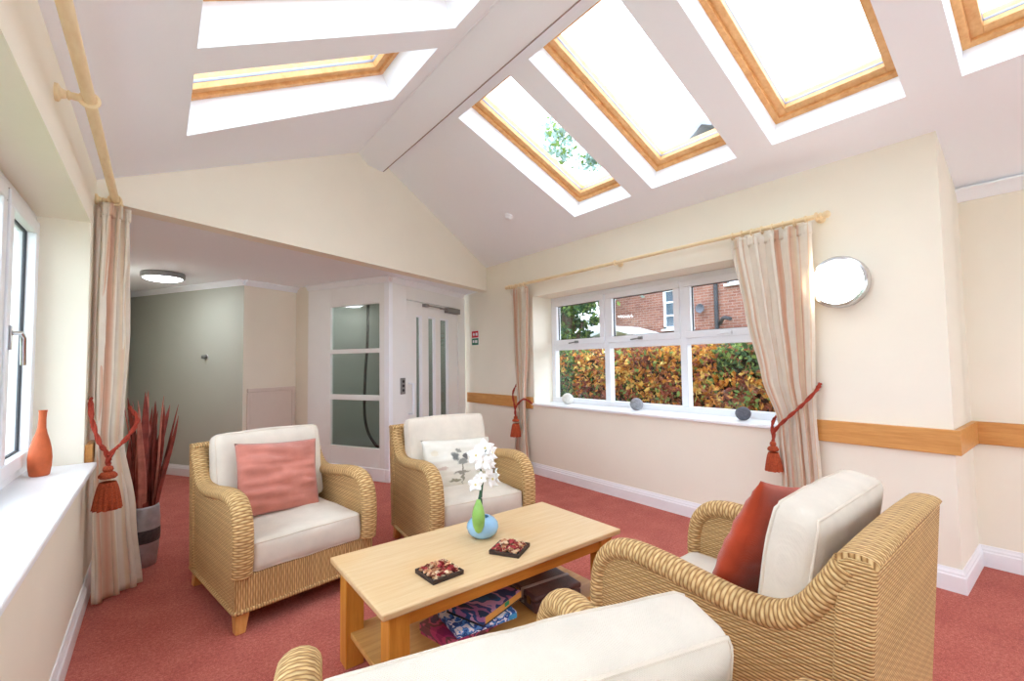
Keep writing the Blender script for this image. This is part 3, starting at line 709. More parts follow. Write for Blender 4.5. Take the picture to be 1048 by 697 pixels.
def tieback(label, rope, knot, r, drop=.17, loop=None):
    t = thing('curtain_tieback', label, 'curtain tieback', (knot[0], knot[1], 0)); o = Vector((knot[0], knot[1], 0))
    L = lambda pts: smooth([Vector(p) - o for p in pts])
    rp = MB()
    for pts in rope:
        c = L(pts); n = len(c)
        for s in (0, PI):                    # two twisted plies
            q = []
            for i, p in enumerate(c):
                tg = (c[min(i + 1, n - 1)] - c[max(i - 1, 0)]).normalized(); a = tg.orthogonal().normalized(); b = tg.cross(a)
                w = i * .9 + s; q.append(p + a * (r * .55 * cos(w)) + b * (r * .55 * sin(w)))
            rp.tube(q, r * .75, 8)
    rp.build('rope', M['rope'], t)
    k = Vector(knot) - o; ta = MB(); s = drop / .17
    ta.lathe([(.006 * s, .0), (.014 * s, -.005), (.018 * s, -.02), (.014 * s, -.032), (.022 * s, -.036), (.030 * s, -.05), (.030 * s, -.058), (.024 * s, -.066)], 22, k)
    tt = ta.build('tassel', M['tassel'], t)
    fr = MB(); seg = 44
    def fn(u, v):
        a = 2 * PI * u; rr = (.026 + .018 * (v ** .6)) * s * (1 + .10 * sin(a * 14) * v + .03 * noise.noise(Vector((u * 20, v, 3))))
        return k + Vector((rr * cos(a), rr * sin(a), -.064 * s - .105 * s * v * (1 + .012 * sin(a * 11))))
    fr.grid(fn, seg * 2, 6, None, 0, True); fr.grid(lambda u, v: (fn(u, 1) - k) * (1 - .98 * v) + k + Vector((0, 0, -.17 * s * .98 * v)) , seg * 2, 2, None, 0, True)
    fr.build('fringe', M['tassel'], tt)
    return t
tieback('rust rope tieback with tassel on the curtain right of the garden window',
        [[(3.44, 1.135, 1.115), (3.37, 1.13, 1.08), (3.318, 1.20, .98), (3.315, 1.29, .89), (3.325, 1.375, .80), (3.33, 1.395, .72)], [(3.44, 1.14, 1.10), (3.40, 1.30, .97), (3.42, 1.42, .86), (3.35, 1.405, .76)]], (3.325, 1.395, .72), .010, .20)
tieback('rust rope tieback with tassel on the narrow curtain near the lift',
        [[(3.44, 4.06, .80), (3.34, 4.10, .86), (3.30, 4.20, .76), (3.31, 4.22, .66)], [(3.44, 4.33, 1.04), (3.34, 4.30, .92), (3.30, 4.22, .78), (3.31, 4.21, .66)]], (3.31, 4.215, .66), .010, .24)
tieback('large rust tassel tieback on the curtain beside the left bay',
        [[(-.285, 3.34, 1.12), (-.27, 3.24, 1.02), (-.235, 3.19, .90), (-.205, 3.19, .84), (-.198, 3.20, .77)], [(-.13, 3.50, 1.05), (-.09, 3.40, .98), (-.13, 3.25, .90), (-.185, 3.19, .84), (-.198, 3.20, .77)]], (-.198, 3.20, .775), .010, .225)

# ------------------------------------------------------------------ wicker armchairs
def lerp_path(pts, n): return smooth([(0, a, b) for a, b in pts], n)
RIM = [(-.415, .27), (-.425, .36), (-.425, .46), (-.405, .545), (-.355, .60), (-.28, .620), (-.17, .617), (-.03, .600), (.09, .588), (.19, .597), (.26, .640), (.315, .715), (.355, .78)]
def rounded_box(w, d, t, r, crown, seed, nx=22, ny=16, sag=.0):
    """soft box cushion centred on the origin: w along x, d along y, t along z"""
    mb = MB(); hw, hd, ht = w / 2, d / 2, t / 2
    def shape(p):
        q = Vector((max(-hw + r, min(hw - r, p.x)), max(-hd + r, min(hd - r, p.y)), max(-ht + r, min(ht - r, p.z))))
        v = p - q
        if v.length > 1e-6: p = q + v.normalized() * r
        cxn, cyn = 1 - (p.x / hw) ** 2, 1 - (p.y / hd) ** 2; czn = 1 - (p.z / ht) ** 2
        cxn, cyn, czn = max(0, cxn), max(0, cyn), max(0, czn)
        s = 1 if p.z > 0 else -1
        o = Vector(p)
        o.z += s * crown * (cxn * cyn) ** .7 * min(1, abs(p.z) / ht * 1.2)
        o.x += (1 if p.x > 0 else -1) * crown * .35 * cyn * czn * (abs(p.x) / hw) ** 4
        o.y += (1 if p.y > 0 else -1) * crown * .5 * cxn * czn * (abs(p.y) / hd) ** 4
        nz = noise.noise(Vector((p.x * 6 + seed, p.y * 6, p.z * 6))) * .006 + noise.noise(Vector((p.x * 15 + seed, p.y * 15, p.z * 15))) * .0025
        nn = Vector((p.x / hw, p.y / hd, p.z / ht)).normalized()
        return o + nn * nz
    def side(fn, a, b): mb.grid(lambda u, v: shape(Vector(fn(u, v))), a, b)
    L = lambda a, u: -a + 2 * a * u
    nz_ = 8
    side(lambda u, v: (L(hw, u), L(hd, v), ht), nx, ny); side(lambda u, v: (L(hw, u), L(hd, v), -ht), nx, ny)
    side(lambda u, v: (L(hw, u), hd, L(ht, v)), nx, nz_); side(lambda u, v: (L(hw, u), -hd, L(ht, v)), nx, nz_)
    side(lambda u, v: (hw, L(hd, u), L(ht, v)), ny, nz_); side(lambda u, v: (-hw, L(hd, u), L(ht, v)), ny, nz_)
    return mb, shape
def weld(o):
    bm = bmesh.new(); bm.from_mesh(o.data); bmesh.ops.remove_doubles(bm, verts=bm.verts, dist=.0005); bmesh.ops.recalc_face_normals(bm, faces=bm.faces); bm.to_mesh(o.data); bm.free(); o.data.shade_smooth()
def box_cushion(name, mat, parent, w, d, t, r, crown, seed, loc, rot):
    mb, shape = rounded_box(w, d, t, r, crown, seed)
    o = mb.build(name, mat, parent, smooth=0); weld(o); o.location = loc; o.rotation_euler = rot
    pp = MB(); hw, hd = w / 2, d / 2
    for z in (t / 2, -t / 2):
        loop = []
        N = 22
        for k in range(N): loop.append((-hw + 2 * hw * k / N, -hd))
        for k in range(N): loop.append((hw, -hd + 2 * hd * k / N))
        for k in range(N): loop.append((hw - 2 * hw * k / N, hd))
        for k in range(N): loop.append((-hw, hd - 2 * hd * k / N))
        zz = z * (1 - .25 * r / t)
        pts = [shape(Vector((a, b, zz))) for a, b in loop]
        pp.tube(pts, .0042, 6, closed=True)
    pp.build('piping', M['pipe'], o)
    return o

def make_chair():
    t = thing('wicker_armchair', 'x', 'armchair')
    rim = [(a.y, a.z) for a in lerp_path(RIM, 5)]
    for s in (-1, 1):
        poly = [(-.405, .10), (.36, .10)] + [(.365, .76)] + [(y, z - .012) for y, z in rim[::-1]][1:]
        mb = MB().prism(poly, lambda a, b, d: (d * s, a, b), .312, .364)
        arm = mb.build('arm', M['wick'], t, bevel=.012, segs=3)
        mb = MB().tube([(s * .335, y, z) for y, z in rim], .036, 16, up=(1, 0, 0), ry=.047)
        mb.build('arm_rim', M['wickr'], arm, smooth=60)
    mb = MB().prism([(.285, .10), (.365, .10), (.418, .80), (.405, .815), (.36, .815), (.338, .80)], lambda a, b, d: (d, a, b), -.374, .374)
    bk = mb.build('backrest', M['wick'], t, bevel=.014, segs=3)
    mb = MB().tube([(-.372 + .744 * i / 30, .379, .805 + .008 * sin(PI * i / 30)) for i in range(31)], .044, 14, up=(0, 0, 1), ry=.018)
    for s in (-1, 1):
        mb.tube([(s * .350, .379 - .000 * i, .80 - .0) if i == 0 else (s * .361, .392 - .0735 * (i / 10), .80 - .69 * i / 10) for i in range(11)], .010, 8)
    mb.build('back_rim', M['wickr'], bk, smooth=60)
    mb = MB().box((-.366, -.418, .095), (.366, -.385, .268)); mb.box((-.31, -.386, .15), (.31, .30, .262))
    ap = mb.build('seat_base', M['wickv'], t, bevel=.008)
    loop = []
    for a, b in (((-.365, -.415), (.365, -.415)), ((.365, -.415), (.365, .365)), ((.365, .365), (-.365, .365)), ((-.365, .365), (-.365, -.415))):
        loop += [(a[0] + (b[0] - a[0]) * i / 20, a[1] + (b[1] - a[1]) * i / 20, .102) for i in range(20)]
    MB().tube(loop, .012, 8, closed=True).build('braid', M['wickr'], ap, smooth=60)
    for x, y in ((-1, -1), (1, -1), (1, 1), (-1, 1)):
        mb = MB(); c0 = (x * .320, -.365 if y < 0 else .315); c1 = (x * .338, -.395 if y < 0 else .345)
        o = len(mb.v)
        for (cx_, cy_), h, z in ((c1, .022, 0), (c0, .036, .13)):
            for a, b in ((-1, -1), (1, -1), (1, 1), (-1, 1)): mb.v.append(Vector((cx_ + a * h, cy_ + b * h, z)))
        for q in ((3, 2, 1, 0), (4, 5, 6, 7), (0, 1, 5, 4), (1, 2, 6, 5), (2, 3, 7, 6), (3, 0, 4, 7)): mb.face(q)
        mb.build('leg', M['legwood'], t, bevel=.004)
    box_cushion('seat_cushion', M['linen'], t, .585, .66, .150, .030, .014, 1.3, (0, -.095, .343), (0, 0, 0))
    box_cushion('back_cushion', M['linen'], t, .615, .46, .130, .038, .022, 4.1, (0, .190, .652), (R(90 - 11), 0, 0))
    return t
ch = make_chair()
chairs = []
for i, (x, y, th, lab) in enumerate([
    (.595, 3.05, 10, 'wicker armchair left of the coffee table, holding the dusty pink pillow'),
    (1.72, 2.88, -6, 'wicker armchair facing us behind the coffee table, floral pillow on it'),
    (1.66, .755, 181, 'wicker armchair on the right with its woven back to us and a rust pillow'),
    (.492, .718, 164, 'wicker armchair nearest us, mostly its cream back cushion in view, no pillow')]):
    o = ch if i == 0 else copy_tree(ch)
    o.location = (x, y, 0); o.rotation_euler = (0, 0, R(th)); tag(o, lab, 'armchair', 'wicker armchairs round the coffee table'); chairs.append(o)

# throw pillows
def pillow(name, label, mat, w, h, t, seed, wr, n=30):
    mb = MB()
    def fn(sgn):
        def g(u, v):
            a, b = u * 2 - 1, v * 2 - 1
            k = (max(0, 1 - a ** 2) ** .55) * (max(0, 1 - b ** 2) ** .55)
            x = a * w / 2 * (1 - .055 * (1 - b * b)); z = b * h / 2 * (1 - .055 * (1 - a * a))
            nz = noise.noise(Vector((a * 1.1 + seed, b * 5.5, sgn))) * wr + noise.noise(Vector((a * 3.5 + seed, b * 9, sgn * 2))) * wr * .45
            return (x, sgn * (t / 2 * k + nz * min(1, k * 2.0)), z)
        return g
    mb.grid(fn(-1), n, n, lambda u, v: (u, v)); mb.grid(fn(1), n, n, lambda u, v: (u, v))
    o = mb.build(name, mat, smooth=0); weld(o)
    return tag(o, label, 'pillow')
def on_chair(o, c, loc, rot):
    m = Matrix.Translation(c.location) @ Matrix.Rotation(c.rotation_euler.z, 4, 'Z') @ Matrix.Translation(loc) @ Matrix.Rotation(R(rot[2]), 4, 'Z') @ Matrix.Rotation(R(rot[0]), 4, 'X') @ Matrix.Rotation(R(rot[1]), 4, 'Y')
    o.matrix_world = m
on_chair(pillow('throw_pillow', 'crumpled dusty pink throw pillow on the left armchair', M['pink'], .48, .42, .13, 2.2, .026), chairs[0], (-.01, .003, .622), (-16, 4, 3))
on_chair(pillow('throw_pillow', 'white throw pillow with grey flower print on the armchair behind the table', M['floral'], .56, .35, .12, 7.7, .010), chairs[1], (.01, -.005, .565), (-18, 3, 4))
on_chair(pillow('throw_pillow', 'rust orange velvet throw pillow on the right-hand armchair', M['rust'], .50, .47, .15, 5.1, .008), chairs[2], (-.03, -.004, .632), (-20, -13, -3))

# ------------------------------------------------------------------ coffee table and what is on it
tb = thing('coffee_table', 'light oak coffee table with a lower shelf on the red carpet', 'coffee table', (1.23, 1.812, 0))
TX, TY, TZ = .62, .298, .44
MB().box((-TX, -TY, TZ - .026), (TX, TY, TZ)).build('table_top', M['tabletop'], tb, bevel=.006)
for x in (-1, 1):
    for y in (-1, 1):
        a, b = (TX - .035) * x, (TY - .03) * y
        MB().box((min(a, a - .078 * x), min(b, b - .078 * y), 0), (max(a, a - .078 * x), max(b, b - .078 * y), TZ - .026)).build('leg', M['tableleg'], tb, bevel=.003)
for y in (-1, 1):
    b = (TY - .045) * y; MB().box((-TX + .112, min(b, b - .02 * y), TZ - .09), (TX - .112, max(b, b - .02 * y), TZ - .026)).build('apron_rail', M['tablerail'], tb)
for x in (-1, 1):
    a = (TX - .05) * x; MB().box((min(a, a - .02 * x), -TY + .107, TZ - .09), (max(a, a - .02 * x), TY - .107, TZ - .026)).build('apron_rail', M['tableleg'], tb)
MB().box((-TX + .055, -TY + .05, .122), (TX - .055, TY - .05, .146)).build('shelf', M['shelfwood'], tb, bevel=.003)

def tray(cx_, cy_, rz, lab, lab2, seed):
    t = thing('square_tray', lab, 'tray', (cx_, cy_, TZ), R(rz), 'trays of potpourri'); h = .071
    mb = MB().box((-h, -h, 0), (h, h, .006))
    for s in (-1, 1):
        mb.box((-h, min(s * h, s * (h - .007)), .006), (h, max(s * h, s * (h - .007)), .017)); mb.box((min(s * h, s * (h - .007)), -h + .007, .006), (max(s * h, s * (h - .007)), h - .007, .017))
    mb.build('dish', M['tray'], t, bevel=.002)
    rd = random.Random(seed); pm = MB()
    for k in range(210):
        x, y = rd.uniform(-.056, .056), rd.uniform(-.056, .056); z = .010 + rd.random() * .036 * (1 - max(abs(x), abs(y)) / .075)
        m = Matrix.Translation((x, y, z)) @ Matrix.Rotation(rd.uniform(0, 6.3), 4, 'Z') @ Matrix.Rotation(rd.uniform(-.9, .9), 4, 'X') @ Matrix.Rotation(rd.uniform(-.5, .5), 4, 'Y')
        l, w_, c_ = rd.uniform(.009, .019), rd.uniform(.005, .009), rd.uniform(.003, .007)
        col = 0 if rd.random() < (.55 if noise.noise(Vector((x * 22 + seed, y * 22, 0))) > 0 else .12) else rd.choice([1, 1, 2, 2, 3])
        o = len(pm.v)
        for (a, b, cc) in ((-l, 0, 0), (-l * .4, -w_, c_), (l * .4, -w_, c_), (l, 0, 0), (l * .4, w_, c_), (-l * .4, w_, c_), (0, 0, -.0005), (0, 0, -.003)): pm.v.append(m @ Vector((a, b, cc)))
        for i in range(6): pm.face([o + i, o + (i + 1) % 6, o + 6], None, col); pm.face([o + (i + 1) % 6, o + i, o + 7], None, col)
    po = pm.build('potpourri', [M['pot1'], M['pot2'], M['pot3'], M['pot4']], smooth=0, recalc=False)
    po.location = t.location; po.rotation_euler = t.rotation_euler; tag(po, lab2, 'potpourri', 'potpourri in the trays', 'stuff')
tray(.906, 1.664, 3, 'dark square tray of potpourri nearer the left end of the coffee table', 'crimson and tan potpourri heaped in the tray nearer the left end', 3)
tray(1.262, 1.664, 30, 'dark square tray of potpourri beside the blue vase', 'tan and cream potpourri heaped in the tray beside the blue vase', 9)
vs_ = thing('vase', 'round squat pale blue vase on the coffee table', 'vase', (1.262, 1.880, TZ)); vs_.scale = (1.12,) * 3
MB().lathe([(.028, 0), (.045, .004), (.062, .020), (.069, .040), (.066, .058), (.052, .076), (.036, .084), (.030, .086), (.026, .084), (.034, .078), (.045, .064), (.05, .04), (.04, .015), (.01, .010)], 40).build('body', M['blue'], vs_, smooth=80)
fl = thing('artificial_orchid', 'white artificial orchid with a green bulb standing in the blue vase', 'flower', (1.262, 1.880, TZ)); fl.scale = (1.14,) * 3
bl = MB().lathe([(.004, .040), (.014, .048), (.023, .070), (.027, .095), (.026, .118), (.020, .145), (.013, .162), (.008, .175)], 24, (-.055, -.052, 0)); bo = bl.build('bulb', M['bud'], fl, smooth=80); 
stem = smooth([(0, 0, .06), (-.01, -.01, .12), (-.012, -.012, .18), (.0, -.004, .23), (.0, .006, .27), (-.012, .004, .31), (-.006, -.01, .345), (.018, -.014, .365)])
MB().tube(stem, .0035, 8).tube(smooth([(-.05, -.048, .165), (-.03, -.03, .19), (-.014, -.014, .215)]), .006, 8).build('stem', M['stem'], fl)
def blossom(c, s, d, seed):
    rd = random.Random(seed); mb = MB(); d = Vector(d).normalized(); q = d.to_track_quat('Z', 'Y').to_matrix().to_4x4(); T = Matrix.Translation(c) @ q
    for k in range(5):
        a = 2 * PI * k / 5 + rd.uniform(-.2, .2); L = s * rd.uniform(.85, 1.1); W = s * .42
        rot = Matrix.Rotation(a, 4, 'Z')
        def fn(u, v, L=L, W=W, rot=rot, k=k):
            t_ = v; wd = W * sin(PI * min(.97, .12 + .84 * t_)) ** .8; x = (u * 2 - 1) * wd
            return T @ rot @ Vector((x, L * t_, .35 * s * t_ * t_ - .25 * s * (u * 2 - 1) ** 2 * t_ + .05 * s * k / 5))
        mb.grid(fn, 6, 8)
    o = mb.build('blossom', M['petal'], fl, smooth=180, recalc=False); sd = o.modifiers.new('Thickness', 'SOLIDIFY'); sd.thickness = .001
    MB().lathe([(s * .02, -.002), (s * .14, 0), (s * .12, s * .12), (s * .03, s * .2)], 12).build('flower_heart', M['heart'], o).matrix_local = T
for i, (c, s, d) in enumerate([((.010, -.010, .372), .040, (-.3, -.9, .3)), ((-.030, .0, .345), .042, (-.7, -.6, .2)), ((.036, -.020, .350), .040, (.5, -.8, .2)), ((.046, -.010, .315), .038, (.7, -.6, 0)), ((-.012, -.02, .318), .042, (-.4, -.9, 0)),
                               ((.020, -.026, .288), .036, (.3, -.9, -.1)), ((.044, -.012, .236), .040, (.4, -.9, .1)), ((.070, -.006, .246), .034, (.9, -.4, .1)), ((-.040, -.008, .225), .034, (-.5, -.8, .0)), ((-.018, -.02, .252), .028, (-.2, -.9, .3))]):
    blossom(Vector(c), s, d, i)

# boxes on the shelf
SH = .146
def gbox(name, label, cat, w, d, h, loc, rz, mats, detail=None):
    t = thing(name, label, cat, loc, R(rz))
    MB().box((-w / 2 + .003, -d / 2 + .003, 0), (w / 2 - .003, d / 2 - .003, h * .55)).build('tray', mats[1], t, bevel=.001)
    lid = MB(); lid.box((-w / 2, -d / 2, h * .30), (w / 2, d / 2, h)); lo = lid.build('lid', mats[0], t, bevel=.0015)
    return t, lo
t, l = gbox('puzzle_box', 'magenta puzzle box at the bottom left of the shelf pile', 'puzzle box', .30, .22, .045, (1.06, 1.735, SH), 12, (M['art3'], M['art3']))
t, l = gbox('puzzle_box', 'blue and white puzzle box in the middle of the shelf pile', 'puzzle box', .28, .20, .030, (1.10, 1.69, SH + .045), -6, (M['art2'], M['art2']))
MB().box((.10, -.1015, .004), (.139, -.1002, .024)).build('end_label', M['boxcyan'], l)
t, l = gbox('puzzle_box', 'night-blue and pink puzzle box with yellow side on top of the shelf pile', 'puzzle box', .27, .205, .038, (1.145, 1.70, SH + .075), 17, (M['art1'], M['boxdark']))
MB().box((-.12, -.1045, .011), (.1345, -.1022, .037)).build('side_label', M['gold'], l); MB().box((.01, -.1058, .020), (.04, -.1044, .037)).build('sticker', M['boxgreen'], l)
cs = thing('leather_case', 'dark brown case with a pale band on the table shelf', 'case', (1.51, 1.745, SH), R(-96))
cw_, cd_, chh = .30, .27, .075
MB().box((-cw_ / 2, -cd_ / 2, 0), (cw_ / 2, cd_ / 2, chh * .62)).build('body', M['leather'], cs, bevel=.008, segs=3)
MB().box((-cw_ / 2 - .002, -cd_ / 2 - .002, chh * .64), (cw_ / 2 + .002, cd_ / 2 + .002, chh)).build('lid', M['leather'], cs, bevel=.010, segs=3)
mb = MB(); mb.box((.038, -cd_ / 2 - .004, chh * .2), (.058, -cd_ / 2, chh + .002)); mb.box((.038, -cd_ / 2 - .004, chh), (.058, cd_ / 2 + .002, chh + .002)); mb.build('band', M['strap'], cs)
for x in (.012, .105): MB().box((x - .012, -cd_ / 2 - .008, chh * .42), (x + .012, -cd_ / 2 - .001, chh * .85)).build('latch', M['brass'], cs, bevel=.002)
MB().tube(smooth([(.0, -cd_ / 2 - .002, chh * .45), (.005, -cd_ / 2 - .02, chh * .4), (.05, -cd_ / 2 - .02, chh * .4), (.055, -cd_ / 2 - .002, chh * .45)]), .005, 8).build('handle', M['leather'], cs)

# ------------------------------------------------------------------ sill pieces and the floor pot
SZ = RZ0 + .022
for (x, y, r, m, lab) in ((3.655, 3.70, .064, 'stonew', 'white pebble-shaped stone on the garden window sill, nearest the far curtain'), (3.64, 2.75, .062, 'stoneg', 'mid-grey round stone in the middle of the garden window sill'), (3.60, 1.72, .056, 'stoned', 'dark grey round stone on the garden window sill near the right curtain')):
    mb = MB(); n = 14
    mb.lathe([(r * sin(PI * (k + .15) / (n + .3)) * 1.0, -r * cos(PI * (k + .15) / (n + .3)) * .96) for k in range(n + 1)], 24)
    for i, v in enumerate(mb.v): mb.v[i] = v * (1 + .05 * noise.noise(v * 18 + Vector((r * 50, 0, 0))))
    o = mb.build('decorative_stone', M[m], smooth=180); o.location = (x, y, SZ + r * .955); tag(o, lab, 'stone', 'stones on the garden window sill')
vz = LZ0 + .025
o = thing('vase', 'tall terracotta bottle vase with a leaning neck on the left sill', 'vase', (-.425, 3.02, vz))
prof = [(.036, 0), (.044, .006), (.050, .04), (.052, .075), (.048, .11), (.038, .145), (.026, .175), (.019, .20), (.0165, .235), (.0175, .262), (.020, .274), (.015, .274), (.012, .24), (.012, .16)]
mb = MB().lathe(prof, 36)
for i, v in enumerate(mb.v):
    t_ = max(0, v.z - .10) / .17; v.x = v.x * .80 + .005 * t_; v.y *= .72; v.z *= 1.10
mb.build('body', M['terra'], o, smooth=80)
PX, PY = -.065, 3.88
pt = thing('plant_pot', 'tall pewter-grey cylindrical pot on the carpet behind the left curtain', 'pot', (PX, PY, 0))
MB().lathe([(.065, 0), (.078, .004), (.088, .10), (.094, .20), (.094, .30), (.088, .375), (.086, .385), (.078, .385), (.080, .36), (.084, .25), (.07, .05)], 40).build('body', M['potgrey'], pt, smooth=80)
MB().lathe([(.0905, .155), (.0945, .16), (.0965, .20), (.0968, .235), (.0955, .24)], 40, caps=False).build('band', M['potband'], pt, smooth=80)
dl = thing('dried_leaves', 'tall dark red dried leaf spears standing in the pewter pot', 'dried plant', (PX, PY, 0))
rd = random.Random(11)
for k in range(32):
    a = rd.uniform(0, 2 * PI); r0 = rd.uniform(.0, .05); lean = rd.uniform(.02, .19); H_ = rd.uniform(.80, 1.18) - lean * .6; W = rd.uniform(.016, .032); tw = rd.uniform(-1.2, 1.2); ph = rd.uniform(0, 6.3)
    dx, dy = cos(a), sin(a)
    def fn(u, v):
        s = u * 2 - 1; rr = r0 + lean * v ** 1.7; wd = W * (sin(PI * (.16 + .84 * v)) ** .7) * (1 if v < .999 else .05)
        an = a + PI / 2 + tw * v; fold = .35 * abs(s) * wd
        c = Vector((dx * rr, dy * rr, .06 + (H_ - .06) * v))
        return c + Vector((cos(an) * s * wd, sin(an) * s * wd, 0)) + Vector((dx, dy, 0)) * fold + Vector((.012 * sin(v * 6 + ph) * v, .012 * cos(v * 5 + ph) * v, 0))
    o = MB().grid(fn, 4, 14).build('leaf', M['leafred'] if rd.random() < .6 else M['leafpale'], dl, smooth=180, recalc=False)
    sd = o.modifiers.new('Thickness', 'SOLIDIFY'); sd.thickness = .003

# ------------------------------------------------------------------ garden and house outside
GZ = -.35
mb = MB().box((3.9, -14, GZ - .2), (40, 34, GZ)); struct('ground_garden', mb, M['grass'], 'green lawn outside the window', 'ground')
mb = MB().box((-30, -14, GZ - .2), (-.75, 34, GZ)); struct('ground_side', mb, M['grass'], 'green lawn beyond the left bay', 'ground')
hg = thing('hedge', 'beech hedge in orange, brown and green autumn leaf outside the garden window', 'hedge', (6.3, 4, GZ))
mb = MB().grid(lambda u, v: (-.42 + .12 * noise.noise(Vector((u * 30, v * 4, 0))), -5 + 11 * u, 1.72 * v), 60, 10)
mb.box((-.40, -5, 0), (.4, 6, 1.70)); mb.build('branches', M['core'], hg, smooth=0)
rd = random.Random(5); lm = MB()
for k in range(30000):
    y = rd.uniform(-5, 6); top = rd.random() < .16
    z = rd.uniform(1.66, 1.9) if top else rd.uniform(.15, 1.80); x = rd.uniform(-.45, .4) if top else -.44 - .14 * rd.random() - .10 * noise.noise(Vector((y * 1.6, z * 1.6, 5)))
    z += .12 * noise.noise(Vector((y * .9, 3, 1)))
    s = rd.uniform(.026, .056)
    g = .5 * noise.noise(Vector((y * 1.3 + 9.3, z * 1.6, 2.0))) + (.45 if y > 1.62 else 0) + (.40 if (y < -.7 and z > 1.48) else 0)
    if g > .30: c = rd.choice([4, 5, 5, 4, 2])
    elif noise.noise(Vector((y * 2.1, z * 2.4, 7))) > .12: c = rd.choice([2, 3, 3, 0, 2, 4])
    else: c = rd.choice([0, 0, 1, 1, 2, 0, 3, 4])
    m = Matrix.Translation((x, y, z)) @ Matrix.Rotation(rd.uniform(0, 6.3), 4, 'X') @ Matrix.Rotation(rd.uniform(-.9, .9), 4, 'Y') @ Matrix.Rotation(rd.uniform(-.9, .9), 4, 'Z')
    o = len(lm.v)
    for a, b, cc in ((0, -s, 0), (.008, -.2 * s, .55 * s), (0, s, 0), (.008, -.2 * s, -.55 * s)): lm.v.append(m @ Vector((cc * .25 + a, b, cc)))
    lm.face([o, o + 1, o + 2, o + 3], None, c)
lo = lm.build('foliage', M['lf'], hg, smooth=0, recalc=False); lo['kind'] = 'stuff'

def tree(name, label, loc, crown, n, leaf, mats, seed, trunk_h):
    t = thing(name, label, 'tree', loc); rd = random.Random(seed)
    tr = MB().tube(smooth([(0, 0, -.2), (.05, .03, trunk_h * .4), (-.04, .06, trunk_h), (.1, 0, trunk_h + 2)]), .16, 10)
    for k in range(9):
        a = rd.uniform(0, 6.3); b0 = trunk_h * rd.uniform(.7, 1.2); e = Vector((cos(a) * crown[0] * .6, sin(a) * crown[1] * .6, b0 + rd.uniform(1, crown[2])))
        tr.tube(smooth([(0, 0, b0), (e.x * .4, e.y * .4, b0 + (e.z - b0) * .35), e]), .05, 6)
    tr.build('trunk', M['bark'], t)
    cl = [(Vector((rd.gauss(0, .45) * crown[0], rd.gauss(0, .45) * crown[1], trunk_h + crown[2] * (.35 + rd.uniform(-.35, 1.0)))), rd.uniform(.35, .8)) for _ in range(38)]
    fm = MB()
    for k in range(n):
        c, r_ = rd.choice(cl); p = c + Vector((rd.gauss(0, .5), rd.gauss(0, .5), rd.gauss(0, .4))) * r_ * crown[0] * .45
        m = Matrix.Translation(p) @ Matrix.Rotation(rd.uniform(0, 6.3), 4, 'Z') @ Matrix.Rotation(rd.uniform(-1.2, 1.2), 4, 'X') @ Matrix.Rotation(rd.uniform(-1.2, 1.2), 4, 'Y')
        s = leaf * rd.uniform(.6, 1.3); o = len(fm.v)
        for a, b in ((0, -s), (.5 * s, -.1 * s), (0, s), (-.5 * s, -.1 * s)): fm.v.append(m @ Vector((a, b, 0)))
        fm.face([o, o + 1, o + 2, o + 3], None, rd.randrange(len(mats)))
    f = fm.build('foliage', mats, t, smooth=0, recalc=False); f['kind'] = 'stuff'
    return t
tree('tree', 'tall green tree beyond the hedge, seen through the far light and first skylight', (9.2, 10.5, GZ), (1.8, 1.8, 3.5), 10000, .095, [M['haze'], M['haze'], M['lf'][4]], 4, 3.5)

tree('bush', 'dark green bushy evergreen beyond the hedge by the porch canopy', (9.8, 9.9, GZ), (1.15, 1.15, 1.9), 5200, .09, [M['lf'][5], M['lf'][5], M['lf'][4]], 8, 1.6)
hs = thing('brick_house', 'red brick house across the hedge with white windows', 'house', (12, 5.0, GZ)); HY = 5.05
zz = lambda z: z - GZ
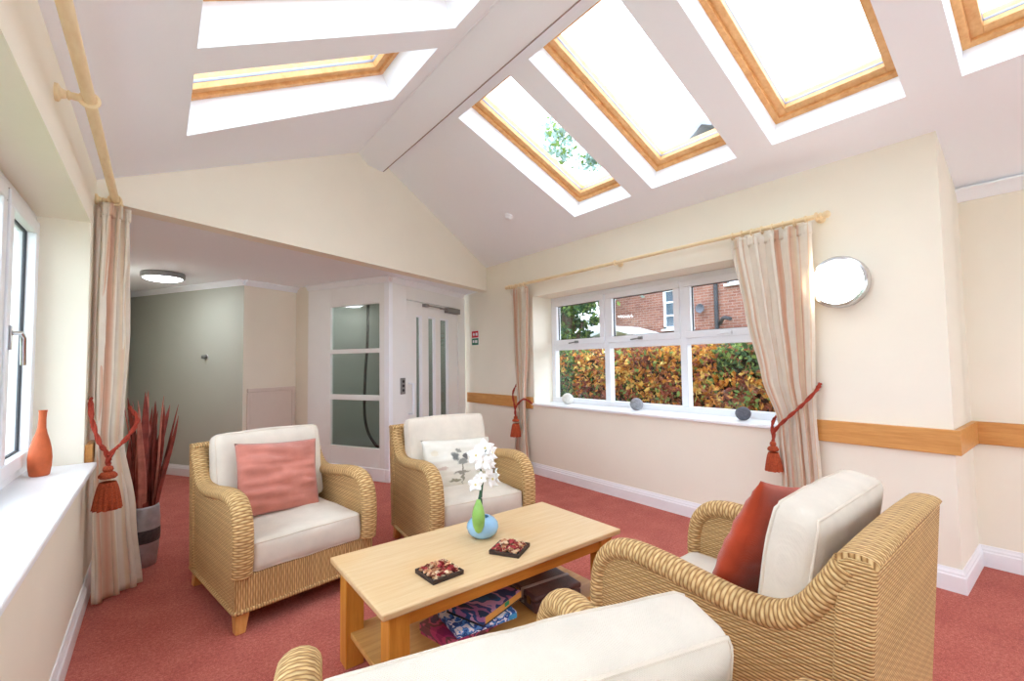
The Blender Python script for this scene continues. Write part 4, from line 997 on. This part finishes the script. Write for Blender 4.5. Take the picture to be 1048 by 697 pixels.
# front wall and gable facing the window, local y: world y - 5
mb = MB().prism([(-4.5, 0), (5.1, 0), (5.1, zz(5.0)), (1.4, zz(7.65)), (-4.5, zz(5.0))], lambda a, b, d: (d, a, b), 0, 7); mb.build('wall', M['brick'], hs, smooth=0)
mb = MB()
for s, e in ((-4.9, -1), (5.5, 1)):
    zt = zz(7.75); z0_ = zz(4.75); 
    mb.prism([(s, z0_), (1.4, zt), (1.4, zt + .16), (s, z0_ + .16)], lambda a, b, d: (d, a, b), -.35, 7.2)
mb.build('roof', M['roof'], hs, smooth=0)
mb = MB(); mb.box((-.03, -4.5, zz(3.70)), (.02, 5.1, zz(3.90))); mb.build('brick_course', M['stone'], hs)
mb = MB(); mb.box((-.05, -4.5, zz(1.95)), (.02, 5.1, zz(2.12))); mb.build('brick_plinth', M['stone'], hs)
def hwin(y0, y1, z0, z1, rows):
    f = MB(); 
    for a, b, c, d in ((y0, y1, z0, z0 + .07), (y0, y1, z1 - .07, z1), (y0, y0 + .07, z0, z1), (y1 - .07, y1, z0, z1), ((y0 + y1) / 2 - .03, (y0 + y1) / 2 + .03, z0, z1)): f.box((-.06, a, zz(c)), (.03, b, zz(d)))
    for k in range(1, rows): zc = z0 + (z1 - z0) * k / rows; f.box((-.055, y0, zz(zc - .025)), (.03, y1, zz(zc + .025)))
    f.box((-.12, y0 - .06, zz(z0 - .06)), (.03, y1 + .06, zz(z0)))
    o = f.build('window', M['upvc'], hs); MB().box((-.02, y0 + .03, zz(z0 + .03)), (.0, y1 - .03, zz(z1 - .03))).build('pane', M['winpane'], o)
hwin(2.05, 2.95, 2.22, 3.40, 3); hwin(.1, 1.0, 3.30, 4.4, 2); hwin(3.2, 4.2, 4.1, 5.0, 2)
MB().tube([(-.09, 1.30, zz(1.0)), (-.09, 1.30, zz(4.9))], .055, 10).build('drainpipe', M['seal'], hs)
MB().lathe([(.02, -.06), (.10, -.10), (.13, -.14), (.12, -.14), (.09, -.11), (.02, -.08)], 20, (0, 1.75, zz(2.72)), 'X').build('satellite_dish', M['stoned'], hs)
MB().tube(smooth([(-.06, 1.22, zz(2.26)), (-.5, .9, zz(2.36)), (-.75, .6, zz(2.30))]), .05, 8).build('overflow_pipe', M['seal'], hs)
pc = thing('porch_canopy', 'small white pitched porch canopy left of the brick house', 'canopy', (10.4, 8.75, GZ))
mb = MB(); mb.prism([(-.75, 2.38), (.0, 2.58), (.75, 2.38), (.75, 2.46), (.0, 2.68), (-.75, 2.46)], lambda a, b, d: (d, a, b), 0, 1.4); mb.build('roof', M['upvc'], pc)
for y in (-.62, .62): MB().box((.05, y - .05, 0), (.15, y + .05, 2.38)).build('post', M['upvc'], pc)

# ------------------------------------------------------------------ light
w = bpy.data.worlds.new('overcast_sky'); bpy.context.scene.world = w; w.use_nodes = True
bg = w.node_tree.nodes['Background']; bg.inputs[0].default_value = (.73, .865, 1.0, 1); bg.inputs[1].default_value = 1.0
sc = bpy.context.scene
sc.view_settings.view_transform = 'Standard'; sc.view_settings.look = 'None'; sc.view_settings.gamma = 1; sc.view_settings.use_curve_mapping = False
sc.view_settings.exposure = 2.6
sc.cycles.max_bounces = 10; sc.cycles.diffuse_bounces = 6; sc.cycles.transparent_max_bounces = 12; sc.cycles.use_denoising = True
sc.cycles.sample_clamp_indirect = 8
bpy.context.view_layer.update()
